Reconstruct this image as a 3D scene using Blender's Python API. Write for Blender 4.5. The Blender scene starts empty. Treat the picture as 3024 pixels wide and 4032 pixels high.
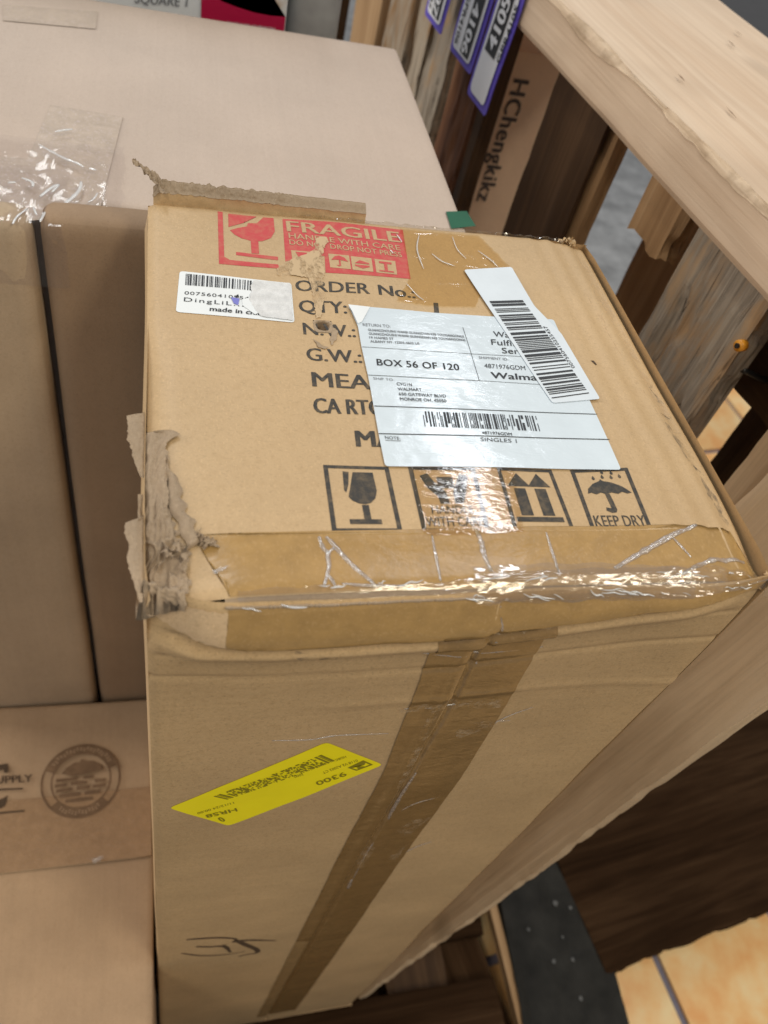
import bpy, bmesh, math, random
from mathutils import Vector, Matrix, noise
import numpy as np
random.seed(7)
SC = bpy.context.scene
COL = SC.collection
PI = math.pi

# ------------------------------------------------------------------ camera
# geometry of the view: vanishing points of the tall carton's depth and vertical edges
CX, CY = 1512.0, 2016.0
vy = np.array([600-CX, -2043-CY]); vz = np.array([654-CX, 4681-CY])
FPX = math.sqrt(-float(vy @ vz))
ay = np.array([vy[0], vy[1], FPX]); ay /= np.linalg.norm(ay)
az = -np.array([vz[0], vz[1], FPX]); az /= np.linalg.norm(az)
ax = np.cross(ay, az)
RW = np.stack([ax, ay, az], 1)                    # world -> camera (right, down, forward)
CAM = np.array([0.00626, -0.14278, 0.22])
rot = (np.diag([1, -1, -1]) @ RW).T
cd = bpy.data.cameras.new('camera'); cam = bpy.data.objects.new('camera', cd); COL.objects.link(cam)
M = Matrix([list(rot[i]) + [CAM[i]] for i in range(3)] + [[0, 0, 0, 1]])
cam.matrix_world = M
cd.sensor_fit = 'VERTICAL'; cd.sensor_height = 36; cd.lens = FPX/4032*36
cd.clip_start = 0.01; cd.clip_end = 60
cd.dof.use_dof = True; cd.dof.focus_distance = 0.37; cd.dof.aperture_fstop = 11
SC.camera = cam
# ------------------------------------------------------------------ light
w = bpy.data.worlds.new("World"); SC.world = w; w.use_nodes = True
w.node_tree.nodes['Background'].inputs[0].default_value = (.95, .97, 1, 1)
w.node_tree.nodes['Background'].inputs[1].default_value = 0.33
def lamp(name, x, y, z, sx, sy, power, col=(1, .965, .91), aim=None):
    l = bpy.data.lights.new(name, 'AREA'); l.shape = 'RECTANGLE'; l.size = sx; l.size_y = sy
    l.energy = power; l.color = col
    o = bpy.data.objects.new(name, l); o.location = (x, y, z); COL.objects.link(o)
    if aim: o.rotation_euler = (Vector(aim)-Vector((x, y, z))).to_track_quat('-Z', 'Y').to_euler()
    return o
lamp('ceiling_or_fill_lamp', 1.27, 2.06, 2.3, .20, 1.3, 15, (.92, .97, 1.04))
lamp('ceiling_or_fill_lamp', -.50, 2.2, 2.1, .30, 2.0, 31, (.96, .99, 1))
lamp('ceiling_or_fill_lamp', -2.4, .9, .45, .5, 2.0, 42, (1, .90, .76), (.3, .4, 0))  # added low side fill that brightens the beam's inner side, no fixture there
lamp('ceiling_or_fill_lamp', .75, -.95, 1.55, .30, .9, 17, (1, .90, .68))  # front fill, set close so the carton front dims downward
lamp('ceiling_or_fill_lamp', -.75, -1.0, 1.75, .30, .9, 15, (1, .90, .72))  # added front left fill for the leaning board and the slats
lamp('ceiling_or_fill_lamp', 1.75, -.2, 2.2, .30, 1.2, 22, (1, .92, .78))  # added overhead fill to brighten the floor tiles
SC.view_settings.view_transform = 'Standard'; SC.view_settings.look = 'None'
SC.view_settings.exposure = -0.16; SC.view_settings.gamma = 1
SC.cycles.use_denoising = True
SC.cycles.max_bounces = 8; SC.cycles.transparent_max_bounces = 16

# ------------------------------------------------------------------ helpers
def ray(px, py): return RW.T @ np.array([px-CX, py-CY, FPX])
def at(px, py, axis, val):
    d = ray(px, py); t = (val-CAM[axis])/d[axis]; return CAM + d*t
def T(p): q = at(p[0], p[1], 2, 0.0); return (q[0], q[1])
def F(p): q = at(p[0], p[1], 1, 0.0); return (q[0], q[2])
def nz(*p): return noise.noise(Vector(p))
def ss(a, b, x):
    t = min(1, max(0, (x-a)/(b-a))); return t*t*(3-2*t)
def gs(x): return math.exp(-x*x)

def tag(o, label=None, cat=None, group=None, kind=None):
    if label: o['label'] = label
    if cat: o['category'] = cat
    if group: o['group'] = group
    if kind: o['kind'] = kind
    return o
def empty(name, loc=(0, 0, 0), label=None, cat=None, group=None, kind=None):
    o = bpy.data.objects.new(name, None); o.location = loc; o.empty_display_size = .02
    COL.objects.link(o); return tag(o, label, cat, group, kind)
def wloc(o):
    v = Vector((0, 0, 0))
    while o is not None: v += o.location; o = o.parent
    return v
def mesh_obj(name, verts, faces, mat, parent=None, smooth=False):
    off = wloc(parent) if parent else Vector((0, 0, 0))
    me = bpy.data.meshes.new(name)
    me.from_pydata([tuple(Vector(v)-off) for v in verts], [], faces); me.update()
    if smooth:
        for p in me.polygons: p.use_smooth = True
    me.materials.append(mat)
    o = bpy.data.objects.new(name, me); COL.objects.link(o)
    if parent: o.parent = parent
    return o
def bm_obj(name, bm, mat, parent=None, smooth=False):
    off = wloc(parent) if parent else Vector((0, 0, 0))
    for v in bm.verts: v.co -= off
    bm.normal_update()
    me = bpy.data.meshes.new(name); bm.to_mesh(me); bm.free()
    if smooth:
        for p in me.polygons: p.use_smooth = True
    me.materials.append(mat)
    o = bpy.data.objects.new(name, me); COL.objects.link(o)
    if parent: o.parent = parent
    return o
def grid(us, vs, fn):
    V = [fn(u, v) for v in vs for u in us]; n = len(us); Fc = []
    for j in range(len(vs)-1):
        for i in range(n-1): Fc.append((j*n+i, j*n+i+1, (j+1)*n+i+1, (j+1)*n+i))
    return V, Fc
def lin(a, b, n): return [a+(b-a)*i/n for i in range(n+1)]
def tube(pts, r, n=6, flat=1.0, up=Vector((0, 0, 1)), V=None, Fc=None):
    V = [] if V is None else V; Fc = [] if Fc is None else Fc
    pts = [Vector(p) for p in pts]; b0 = len(V)
    for i, p in enumerate(pts):
        t = (pts[min(i+1, len(pts)-1)]-pts[max(i-1, 0)]).normalized()
        s = t.cross(up); s = s.normalized() if s.length > 1e-6 else Vector((1, 0, 0))
        u = s.cross(t)
        rr = r(i/(len(pts)-1)) if callable(r) else r
        for k in range(n):
            a = 2*PI*k/n; V.append(p + s*(math.cos(a)*rr) + u*(math.sin(a)*rr*flat))
    for i in range(len(pts)-1):
        for k in range(n):
            Fc.append((b0+i*n+k, b0+i*n+(k+1) % n, b0+(i+1)*n+(k+1) % n, b0+(i+1)*n+k))
    Fc.append(tuple(b0+k for k in range(n))[::-1]); Fc.append(tuple(b0+(len(pts)-1)*n+k for k in range(n)))
    return V, Fc
def spline(pts, n=6):
    pts = [Vector(p) for p in pts]; out = []
    for i in range(len(pts)-1):
        a, b, c, d = pts[max(i-1, 0)], pts[i], pts[i+1], pts[min(i+2, len(pts)-1)]
        for k in range(n):
            t = k/n
            out.append(.5*((2*b)+(c-a)*t+(2*a-5*b+4*c-d)*t*t+(3*b-a-3*c+d)*t**3))
    out.append(pts[-1]); return out

# ------------------------------------------------------------------ materials
def srgb(r, g, b):
    f = lambda c: (c/255/12.92) if c/255 <= .04045 else ((c/255+.055)/1.055)**2.4
    return (f(r), f(g), f(b), 1)
class NT:
    def __init__(s, name):
        s.m = bpy.data.materials.new(name); s.m.use_nodes = True; s.t = s.m.node_tree
        s.b = s.t.nodes['Principled BSDF']; s.out = s.t.nodes['Material Output']
        s.co = s.t.nodes.new('ShaderNodeTexCoord').outputs['Object']
    def n(s, typ, **kw):
        o = s.t.nodes.new(typ)
        for k, v in kw.items():
            if k in o.inputs: 
                if hasattr(v, 'links') or isinstance(v, bpy.types.NodeSocket): s.t.links.new(v, o.inputs[k])
                else: o.inputs[k].default_value = v
            else: setattr(o, k, v)
        return o
    def l(s, a, b): s.t.links.new(a, b)
    def mapping(s, scale, rot=(0, 0, 0)):
        mp = s.n('ShaderNodeMapping'); mp.inputs['Scale'].default_value = scale; mp.inputs['Rotation'].default_value = rot
        s.l(s.co, mp.inputs['Vector']); return mp.outputs[0]
    def noise(s, scale=1, detail=3, rough=.5, vec=None, dist=0):
        o = s.n('ShaderNodeTexNoise'); o.inputs['Scale'].default_value = scale; o.inputs['Detail'].default_value = detail
        o.inputs['Roughness'].default_value = rough; o.inputs['Distortion'].default_value = dist
        s.l(vec if vec else s.co, o.inputs['Vector']); return o.outputs[0]
    def ramp(s, fac, stops):
        o = s.n('ShaderNodeValToRGB'); cr = o.color_ramp
        while len(cr.elements) < len(stops): cr.elements.new(.5)
        for e, (p, c) in zip(cr.elements, stops):
            e.position = p; e.color = c if len(c) == 4 else (*c, 1)
        s.l(fac, o.inputs[0]); return o.outputs[0]
    def val(s, fac, a, b, c0=0., c1=1.):
        o = s.n('ShaderNodeMapRange'); o.inputs[1].default_value = a; o.inputs[2].default_value = b
        o.inputs[3].default_value = c0; o.inputs[4].default_value = c1; s.l(fac, o.inputs[0]); return o.outputs[0]
    def mix(s, fac, a, b, mode='MIX'):
        o = s.n('ShaderNodeMix'); o.data_type = 'RGBA'; o.blend_type = mode
        for v, i in ((fac, 0), (a, 6), (b, 7)):
            if isinstance(v, (int, float)): o.inputs[i].default_value = v
            elif isinstance(v, tuple): o.inputs[i].default_value = v if len(v) == 4 else (*v, 1)
            else: s.l(v, o.inputs[i])
        return o.outputs[2]
    def math(s, op, a, b):
        o = s.n('ShaderNodeMath'); o.operation = op
        for i, v in enumerate((a, b)):
            if isinstance(v, (int, float)): o.inputs[i].default_value = v
            else: s.l(v, o.inputs[i])
        return o.outputs[0]
    def bump(s, h, strength=.3, dist=.001, prev=None):
        o = s.n('ShaderNodeBump'); o.inputs['Strength'].default_value = strength; o.inputs['Distance'].default_value = dist
        s.l(h, o.inputs['Height'])
        if prev: s.l(prev, o.inputs['Normal'])
        return o.outputs[0]
    def set(s, col=None, rough=None, normal=None, spec=None, metal=None, coat=None):
        for v, k in ((col, 'Base Color'), (rough, 'Roughness'), (normal, 'Normal'), (spec, 'Specular IOR Level'), (metal, 'Metallic'), (coat, 'Coat Weight')):
            if v is None: continue
            if isinstance(v, bpy.types.NodeSocket): s.l(v, s.b.inputs[k])
            else: s.b.inputs[k].default_value = v
        return s.m
def sc(c, k): return (c[0]*k, c[1]*k, c[2]*k, 1)

def kraft(name, base, fleck=.30, mott=.10, rough=.75, flute=None, fl=.10, spec=.25):
    t = NT(name)
    c = t.ramp(t.noise(11, 4, .6), [(.3, sc(base, 1-mott)), (.7, sc(base, 1+mott))])
    f1 = t.noise(1, 2, .6, t.mapping((700, 1500, 900), (0, 0, .5)))
    c = t.mix(t.val(f1, .54, .72, 0, fleck), c, sc(base, .45))
    f3 = t.noise(1, 3, .65, t.mapping((330, 260, 300), (0, 0, .7)))
    c = t.mix(t.val(f3, .50, .70, 0, fleck*.8), c, (base[0]*.72, base[1]*.66, base[2]*.55, 1))
    f2 = t.noise(1, 2, .6, t.mapping((1400, 600, 800), (0, .3, .9)))
    c = t.mix(t.val(f2, .56, .76, 0, fleck*1.1), c, sc(base, 1.5))
    big = t.noise(2.6, 3, .5)
    c = t.mix(t.val(big, .42, .68, 0, .22), c, (base[0]*.88, base[1]*.78, base[2]*.70, 1))
    if flute:
        wv = t.noise(1, 2, .5, t.mapping(flute))
        c = t.mix(t.val(wv, .4, .7, 0, fl), c, sc(base, .6))
        nb = t.bump(wv, .25, .0006)
    else: nb = None
    nb = t.bump(t.noise(900, 3, .6), .30, .0003, nb)
    nb = t.bump(t.noise(38, 3, .55), .28, .0016, nb)
    nb = t.bump(t.noise(8, 3, .55), .30, .006, nb)
    return t.set(c, rough, nb, spec)
KR = (.525, .368, .202, 1)
M_kraft = kraft('kraft_board', KR, flute=None, rough=.50, spec=.55)
M_kraft_front = kraft('kraft_board_front', sc(KR, 1.0), fleck=.42, mott=.13, flute=(9, 9, 300), fl=.09)
M_beige = kraft('beige_board', (.535, .445, .385, 1), fleck=.20, mott=.07, flute=(240, 5, 5), fl=.05, rough=.62)
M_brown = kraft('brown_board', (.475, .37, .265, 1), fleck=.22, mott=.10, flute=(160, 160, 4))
M_brown_shaded = kraft('brown_board_shaded', (.32, .225, .15, 1), fleck=.22, mott=.10, flute=(160, 160, 4))  # shaded copy of the brown board, shade of the recess in its colour
M_brown2 = kraft('brown_board_low', (.46, .325, .215, 1), fleck=.20, mott=.14, flute=(240, 5, 5), fl=.07)
M_hc = kraft('brown_board_slim', (.78, .56, .39, 1), fleck=.15)
M_liner = kraft('torn_liner', (.36, .275, .195, 1), fleck=.35, mott=.25, rough=.9)
M_torn = kraft('torn_paper', (.62, .45, .28, 1), fleck=.35, mott=.16, rough=.9)
M_inside = kraft('board_inside', (.35, .25, .16, 1))

def tape(name, base, rough=.28, crinkle=.35):
    t = NT(name)
    c = t.ramp(t.noise(120, 4, .7), [(.30, sc(base, .88)), (.72, sc(base, 1.12))])
    f = t.noise(1, 2, .6, t.mapping((900, 500, 900)))
    c = t.mix(t.val(f, .55, .75, 0, .35), c, (base[0]*1.5, base[1]*1.6, base[2]*2.2, 1))
    nb = t.bump(t.noise(1, 4, .6, t.mapping((60, 90, 90)), .4), crinkle, .0012)
    nb = t.bump(t.noise(700, 2, .5), .15, .0002, nb)
    return t.set(c, rough, nb, .45)
M_tape = tape('amber_tape', (.385, .238, .09, 1))
M_tape_dark = tape('amber_tape_double', (.27, .165, .066, 1), .2)
M_tape_pale = tape('pale_tape', (.50, .41, .34, 1), .22, .10)
def film(name, tint, gloss=.12, rough=.06, sx=(80, 80, 80), bs=1.0, bd=.003, white=.0, fres=.22):
    t = NT(name)
    h = t.noise(1, 3, .55, t.mapping(sx), .6)
    nb = t.bump(h, bs, bd)
    tr = t.n('ShaderNodeBsdfTransparent'); tr.inputs[0].default_value = tint
    gl = t.n('ShaderNodeBsdfGlossy'); gl.inputs['Roughness'].default_value = rough; t.l(nb, gl.inputs['Normal'])
    df = t.n('ShaderNodeBsdfDiffuse'); df.inputs[0].default_value = (.8, .8, .82, 1); t.l(nb, df.inputs['Normal'])
    lw = t.n('ShaderNodeLayerWeight'); lw.inputs[0].default_value = .35; t.l(nb, lw.inputs['Normal'])
    m0 = t.n('ShaderNodeMixShader'); m0.inputs[0].default_value = white; t.l(tr.outputs[0], m0.inputs[1]); t.l(df.outputs[0], m0.inputs[2])
    m1 = t.n('ShaderNodeMixShader'); t.l(t.val(lw.outputs[0], 0, 1, gloss, gloss+fres), m1.inputs[0]); t.l(m0.outputs[0], m1.inputs[1]); t.l(gl.outputs[0], m1.inputs[2])
    t.l(m1.outputs[0], t.out.inputs[0]); return t.m
M_film = film('stretch_film', (.98, .97, .97, 1), .035, .10, (16, 16, 16), .4, .004, .01, .12)
M_clear = film('clear_tape', (.93, .86, .72, 1), .085, .06, (110, 420, 100), .50, .00042, .0, .03)
M_clear2 = film('clear_tape_torn', (.93, .85, .68, 1), .022, .08, (38, 60, 60), .30, .003, .0, .05)
M_edgefilm = film('edge_film', (.97, .95, .91, 1), .08, .09, (26, 120, 120), .7, .0016, .02, .10)
t = NT('film_fold_glint'); t.b.inputs['Alpha'].default_value = .62
M_fold_glint = t.set((.82, .83, .86, 1), .08, None, .9, None, 1.0)  # whitened folds, lamp glints on the film put into the colour
M_wrinkle = film('tape_wrinkle', (.95, .90, .82, 1), .14, .14, (300, 300, 300), .6, .002, .26)

def ink(name, col, fade, thr=(.35, .75), sc_=260, under=KR):
    t = NT(name)
    a = t.noise(sc_, 4, .7)
    c = t.mix(t.val(a, thr[0], thr[1], 0, fade), col, sc(under, .95))
    return t.set(c, .6, None, .3)
M_ink = ink('black_ink', (.05, .047, .044, 1), .26, (.45, .8))
M_red = ink('red_ink', (.54, .075, .08, 1), .42, (.42, .85))
M_white_ink = None
def plain(name, col, rough=.5, spec=.4, mott=0, sc_=60, bump=0, bsc=200):
    t = NT(name)
    c = t.ramp(t.noise(sc_, 3, .6), [(.3, sc(col, 1-mott)), (.7, sc(col, 1+mott))]) if mott else None
    nb = t.bump(t.noise(bsc, 3, .6), bump, .001) if bump else None
    if c is None: t.b.inputs['Base Color'].default_value = col
    return t.set(c, rough, nb, spec)
def labelmat(name, col, lo, hi, bs):
    # coated paper; crinkled (bubbled) below, flat above
    t = NT(name)
    nb = t.bump(t.noise(1, 4, .65, t.mapping((120, 230, 100)), 1.2), bs, .0006)
    nb = t.bump(t.noise(45, 2, .5), .3, .002, nb)
    c = t.ramp(t.noise(60, 3, .6), [(.3, sc(col, .96)), (.75, sc(col, 1.03))])
    return t.set(c, .14, nb, .6)
M_label = labelmat('label_paper', (.66, .75, .84, 1), 0, 1, .22)
M_label2 = plain('label_strip_paper', (.67, .74, .82, 1), .35, .5, .03, 60, .12, 120)
M_labelS = plain('small_label_paper', (.80, .84, .88, 1), .45, .4, .02, 60)
M_labelTorn = plain('label_torn_layer', (.68, .69, .71, 1), .9, .2, .12, 220, .8, 300)
M_black = plain('label_black', (.03, .032, .037, 1), .45, .4)
M_grayink = plain('label_grey', (.17, .18, .20, 1), .5, .4)
M_violet = plain('violet_print', (.20, .21, .62, 1), .5)
M_yellow = plain('yellow_sticker', (1, .88, .004, 1), .5, .35, .03, 40, .1, 60)
M_yink = plain('yellow_sticker_print', (.27, .235, .01, 1), .55, .3)
M_purple = plain('purple_card', (.12, .085, .52, 1), .4, .4, .05, 50)
M_tagwhite = plain('tag_white', (.72, .74, .80, 1), .4)
M_marker = plain('marker_ink', (.085, .055, .035, 1), .6, .3, .3, 300)
M_green = plain('green_tape', (.010, .10, .05, 1), .4, .4, .1, 60)
M_smudge = None
def smudge(name, col, dens=.6, s=140):
    t = NT(name)
    a = t.noise(1, 4, .75, t.mapping((s, s*.45, s)))
    tr = t.n('ShaderNodeBsdfTransparent'); df = t.n('ShaderNodeBsdfDiffuse'); df.inputs[0].default_value = col
    m = t.n('ShaderNodeMixShader'); t.l(t.val(a, .46, .72, 0, dens), m.inputs[0]); t.l(tr.outputs[0], m.inputs[1]); t.l(df.outputs[0], m.inputs[2])
    t.l(m.outputs[0], t.out.inputs[0]); return t.m
M_smudge = smudge('grey_scuff', (.13, .12, .115, 1), .75)
M_abrade = smudge('abraded_paper', (.56, .42, .27, 1), 1.0, 150)
for nd in M_abrade.node_tree.nodes:
    if nd.type == 'MAP_RANGE': nd.inputs[1].default_value = .36; nd.inputs[2].default_value = .52
M_rub = smudge('pale_rub', (.66, .50, .33, 1), .6, 200)

def wood(name, dark, mid, light, gray=None, grayamt=0, rough=.7, bump=.5, k=1.0, stain=.3, spec=.25, cracks=False):
    t = NT(name)
    oi = t.n('ShaderNodeObjectInfo'); 
    add = t.n('ShaderNodeVectorMath'); add.operation = 'MULTIPLY_ADD'
    t.l(t.co, add.inputs[0]); add.inputs[1].default_value = (1, 1, 1)
    cmb = t.n('ShaderNodeCombineXYZ'); 
    for i in range(3): t.l(t.math('MULTIPLY', oi.outputs['Random'], 3.7+i*2.1), cmb.inputs[i])
    t.l(cmb.outputs[0], add.inputs[2]); t.co = add.outputs[0]
    g1 = t.noise(1, 4, .6, t.mapping((55*k, 55*k, 3.2*k)), .8)
    g2 = t.noise(1, 3, .6, t.mapping((420*k, 420*k, 9*k)))
    c = t.ramp(g1, [(.25, dark), (.5, mid), (.75, light)])
    c = t.mix(t.val(g2, .45, .75, 0, .38), c, sc(dark, .8))
    vo = t.n('ShaderNodeTexVoronoi'); vo.inputs['Scale'].default_value = 1; t.l(t.mapping((9, 9, 4.5)), vo.inputs['Vector'])
    c = t.mix(t.val(vo.outputs['Distance'], .04, .17, .75, 0), c, sc(dark, .45))
    big = t.noise(1, 3, .6, t.mapping((9, 9, 5)))
    c = t.mix(t.val(big, .5, .7, 0, stain), c, sc(dark, .7))
    if gray:
        gm = t.noise(1, 4, .7, t.mapping((30, 30, 9)), .5)
        c = t.mix(t.val(gm, .5-.25*grayamt, .62-.2*grayamt, 0, .9), c, t.mix(t.val(g2, .35, .7), sc(gray, .55), sc(gray, 1.15)))
    if cracks:
        ck = t.noise(1, 4, .7, t.mapping((95*k, 95*k, 6*k)), 1.4)
        c = t.mix(t.val(ck, .575, .66, 0, .92), c, sc(dark, .22))
    c = t.mix(1.0, c, t.ramp(oi.outputs['Random'], [(0, (.82, .80, .78)), (1, (1.12, 1.12, 1.12))]), 'MULTIPLY')
    nb = t.bump(g1, bump*.6, .0022)
    nb = t.bump(g2, bump, .0010, nb)
    return t.set(c, rough, nb, spec)
M_beam = wood('pale_pine', (.60, .44, .31, 1), (.69, .54, .405, 1), (.74, .60, .465, 1), bump=.40, k=.7, stain=.42, rough=.55)
_t = NT('wane_wood')
_g = _t.noise(1, 4, .65, _t.mapping((110, 9, 110), (0, 0, .12)), .6)
_c = _t.ramp(_g, [(.28, (.38, .27, .175)), (.5, (.55, .42, .30)), (.72, (.64, .51, .385))])
_c = _t.mix(_t.val(_t.noise(45, 3, .6), .5, .68, 0, .6), _c, (.30, .215, .14, 1))
M_wane = _t.set(_c, .8, _t.bump(_g, .6, .0012), .2)
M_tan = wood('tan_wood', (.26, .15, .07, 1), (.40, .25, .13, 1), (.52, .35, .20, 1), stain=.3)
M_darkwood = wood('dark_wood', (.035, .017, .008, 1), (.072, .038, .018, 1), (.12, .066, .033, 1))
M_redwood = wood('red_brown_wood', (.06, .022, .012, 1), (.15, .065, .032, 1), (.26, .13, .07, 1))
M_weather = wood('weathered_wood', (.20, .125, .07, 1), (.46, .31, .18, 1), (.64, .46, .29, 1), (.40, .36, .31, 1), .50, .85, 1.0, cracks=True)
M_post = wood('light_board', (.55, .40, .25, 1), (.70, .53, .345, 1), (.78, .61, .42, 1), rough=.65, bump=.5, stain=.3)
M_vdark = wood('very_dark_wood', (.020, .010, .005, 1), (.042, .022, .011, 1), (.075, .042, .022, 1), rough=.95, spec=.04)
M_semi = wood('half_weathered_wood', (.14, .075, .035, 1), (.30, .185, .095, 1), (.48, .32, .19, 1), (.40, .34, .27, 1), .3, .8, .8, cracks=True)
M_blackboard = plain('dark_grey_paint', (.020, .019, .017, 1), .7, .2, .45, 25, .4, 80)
M_metal = plain('dark_steel', (.02, .02, .02, 1), .4, .5)
M_orange = plain('orange_cap', (.85, .36, .03, 1), .35, .5)

# ------------------------------------------------------------------ floor (setting)
ZF = -1.11
YAW = math.radians(7.0)
DV = Vector((-math.sin(YAW), math.cos(YAW), 0)); NV = Vector((math.cos(YAW), math.sin(YAW), 0))
def concrete(name, a, b):
    t = NT(name)
    c = t.ramp(t.noise(9, 5, .65), [(.3, a), (.7, b)])
    return t.set(c, .35, t.bump(t.noise(40, 4, .6), .2, .002), .45)
M_conc = concrete('grey_concrete', (.17, .17, .17), (.44, .44, .44))
M_mat = concrete('dark_floor', (.06, .052, .05), (.09, .08, .075))
M_grout = plain('grout', (.20, .19, .25, 1), .8, .2, .2)
fl = tag(mesh_obj('floor', [(-14, -14, ZF), (14, -14, ZF), (14, 14, ZF), (-14, 14, ZF)], [(0, 1, 2, 3)], M_conc), kind='structure')
dk = tag(mesh_obj('floor_mat', [(2.2, 3.4, ZF+.004), (9, 2.6, ZF+.004), (11, 12, ZF+.004), (2.9, 12, ZF+.004)], [(0, 1, 2, 3)], M_mat), kind='structure')
def fp(a, n, z): return Vector((.768, -.05, 0)) + DV*a + NV*n + Vector((0, 0, z))
tf = tag(mesh_obj('tiled_floor', [fp(-.83, -.72, ZF+.004), fp(-.83, 1.68, ZF+.004), fp(1.565, 1.68, ZF+.004), fp(1.565, -.72, ZF+.004)], [(0, 1, 2, 3)], M_grout), kind='structure')
tt = NT('orange_tile')
oi = tt.n('ShaderNodeObjectInfo')
c = tt.ramp(tt.noise(14, 4, .6), [(.30, (.84, .40, .13)), (.5, (.90, .56, .24)), (.70, (.92, .70, .38))])
c = tt.mix(1.0, c, tt.ramp(oi.outputs['Random'], [(0, (.86, .82, .78)), (1, (1.05, 1.05, 1.05))]), 'MULTIPLY')
M_tile = tt.set(c, .3, tt.bump(tt.noise(60, 3, .6), .2, .001), .5)
TS = .24
bm = bmesh.new(); bmesh.ops.create_cube(bm, size=1)
for v in bm.verts: v.co = Vector((v.co.x*(TS-.014), v.co.y*(TS-.014), v.co.z*.010))
bmesh.ops.bevel(bm, geom=bm.edges[:], offset=.003, segments=1)
tme = bpy.data.meshes.new('floor_tile'); bm.to_mesh(tme); bm.free(); tme.materials.append(M_tile)
for i in range(-3, 7):
    for j in range(-3, 7):
        o = bpy.data.objects.new('floor_tile', tme); COL.objects.link(o); o.parent = tf
        p = fp(j*TS+TS*.02, i*TS+TS/2, ZF+.006)
        o.location = p + Vector((0, 0, random.uniform(-.0008, .0008))); o.rotation_euler = (random.uniform(-.003, .003), random.uniform(-.003, .003), YAW)

# ------------------------------------------------------------------ wooden boards
def board_mesh(name, wdt, thk, length, mat, seed, rough=.0010, wear=.003, nl=None, nw=8, gouge=0, endrag=.0, vein=0):
    """local: x width, y thickness (inner face at y=0, body to +y), z length downward from 0"""
    nl = nl or max(8, int(length/.012))
    nt = 3
    ring = []
    for i in range(nw): ring.append((i/nw, 0, 0, -1))
    for i in range(nt): ring.append((1, i/nt, 1, 0))
    for i in range(nw): ring.append((1-i/nw, 1, 0, 1))
    for i in range(nt): ring.append((0, 1-i/nt, -1, 0))
    V, Fc = [], []; n = len(ring)
    for j in range(nl+1):
        z = -length*j/nl
        for (u, t, nx, ny) in ring:
            x, y = u*wdt, t*thk
            d = rough*nz(x*60+seed, y*60, z*14+seed*3)+rough*1.5*nz(x*12+seed*2, y*12, z*5)
            e = min(u, 1-u)*wdt; et = min(t, 1-t)*thk
            px_, py_ = x, y
            if e < 1e-6: # long narrow sides: worn waviness
                s = 1 if u < .5 else -1
                px_ += s*(wear*(.5+.5*nz(z*22+seed*7, u*9, t*2)) + wear*.8*max(0, nz(z*60, seed+u*5, 3)))
            if e < 1e-6 and et < 1e-6:
                py_ += (1 if t < .5 else -1)*min(.0025, thk*.12)
            px_ += nx*d; py_ += ny*d
            if gouge and t == 0 and 0 < u < 1:
                g = nz(x*38+seed, 1.3, z*11) + .6*nz(x*110, 2.7+seed, z*26)
                py_ += gouge*max(0, g-.10)
                g2 = nz(x*28+seed*5, 7.3, z*16)
                py_ += gouge*3.2*max(0, g2-.50)
            zz = z
            if j in (0, nl): zz += endrag*nz(x*90+seed, y*40, j)
            V.append((px_, py_, zz))
    for j in range(nl):
        for k in range(n):
            Fc.append((j*n+k, j*n+(k+1) % n, (j+1)*n+(k+1) % n, (j+1)*n+k))
    Fc.append(tuple(range(n))); Fc.append(tuple(nl*n+k for k in range(n))[::-1])
    me = bpy.data.meshes.new(name); me.from_pydata(V, [], Fc); me.update()
    b = bmesh.new(); b.from_mesh(me); bmesh.ops.recalc_face_normals(b, faces=b.faces[:]); b.to_mesh(me); b.free()
    me.materials.append(mat)
    return me
def board(name, parent, origin, xdir, ydir, wdt, thk, length, mat, seed, **kw):
    me = board_mesh(name, wdt, thk, length, mat, seed, **kw)
    o = bpy.data.objects.new(name, me); COL.objects.link(o)
    x = Vector(xdir).normalized(); y = Vector(ydir).normalized(); z = x.cross(y).normalized(); y = z.cross(x)
    m = Matrix(((x.x, y.x, z.x), (x.y, y.y, z.y), (x.z, y.z, z.z)))
    o.rotation_euler = m.to_euler()
    o.location = Vector(origin) - (wloc(parent) if parent else Vector((0, 0, 0)))
    if parent: o.parent = parent
    return o
OFF = .360                      # distance of the wall's inner plane along NV
def wp(a, off, z): return NV*off + DV*a + Vector((0, 0, z))
wall = empty('pallet_wall', wp(.3, OFF+.05, -1.0), 'worn wooden pallet standing on edge as a side wall, pale beam on top', 'pallet')
BEAM_Z0, BEAM_Z1 = -.005, .0325
# top beam: wide flat board, length along DV (local z)
b = board('top_beam', wall, wp(1.5, OFF, BEAM_Z0), -Vector((0, 0, -1)), NV, BEAM_Z1-BEAM_Z0, .196, 1.9, M_beam, 3.1, rough=.0008, wear=.0005, nl=170, nw=8)
def wane(u, v):
    a = .02+1.1*u; wd = max(.0006, .0022+.0055*nz(a*11, 1, 3)+.0016*nz(a*60, 2, 2))
    q = (v-.5)*2
    off, z = (OFF+.0002, BEAM_Z1-.0002) 
    if q < 0: off -= .0012; z += q*wd*1.6
    else: off += q*wd*1.3; z += .0014
    e = 1-abs(q)
    return wp(a, off+.0012*e, z-.0016*e)+Vector((0, 0, .0005*nz(a*40, v*5, 4)*e-.0018*(q > .95)))-NV*(.0004*nz(a*35, v*6, 9)*e-.0024*(q < -.95))
V, Fc = grid(lin(0, 1, 420), lin(0, 1, 14), wane); mesh_obj('wane', V, Fc, M_wane, wall, True)
bs_ = bmesh.new(); rs_ = random.Random(2)
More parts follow.
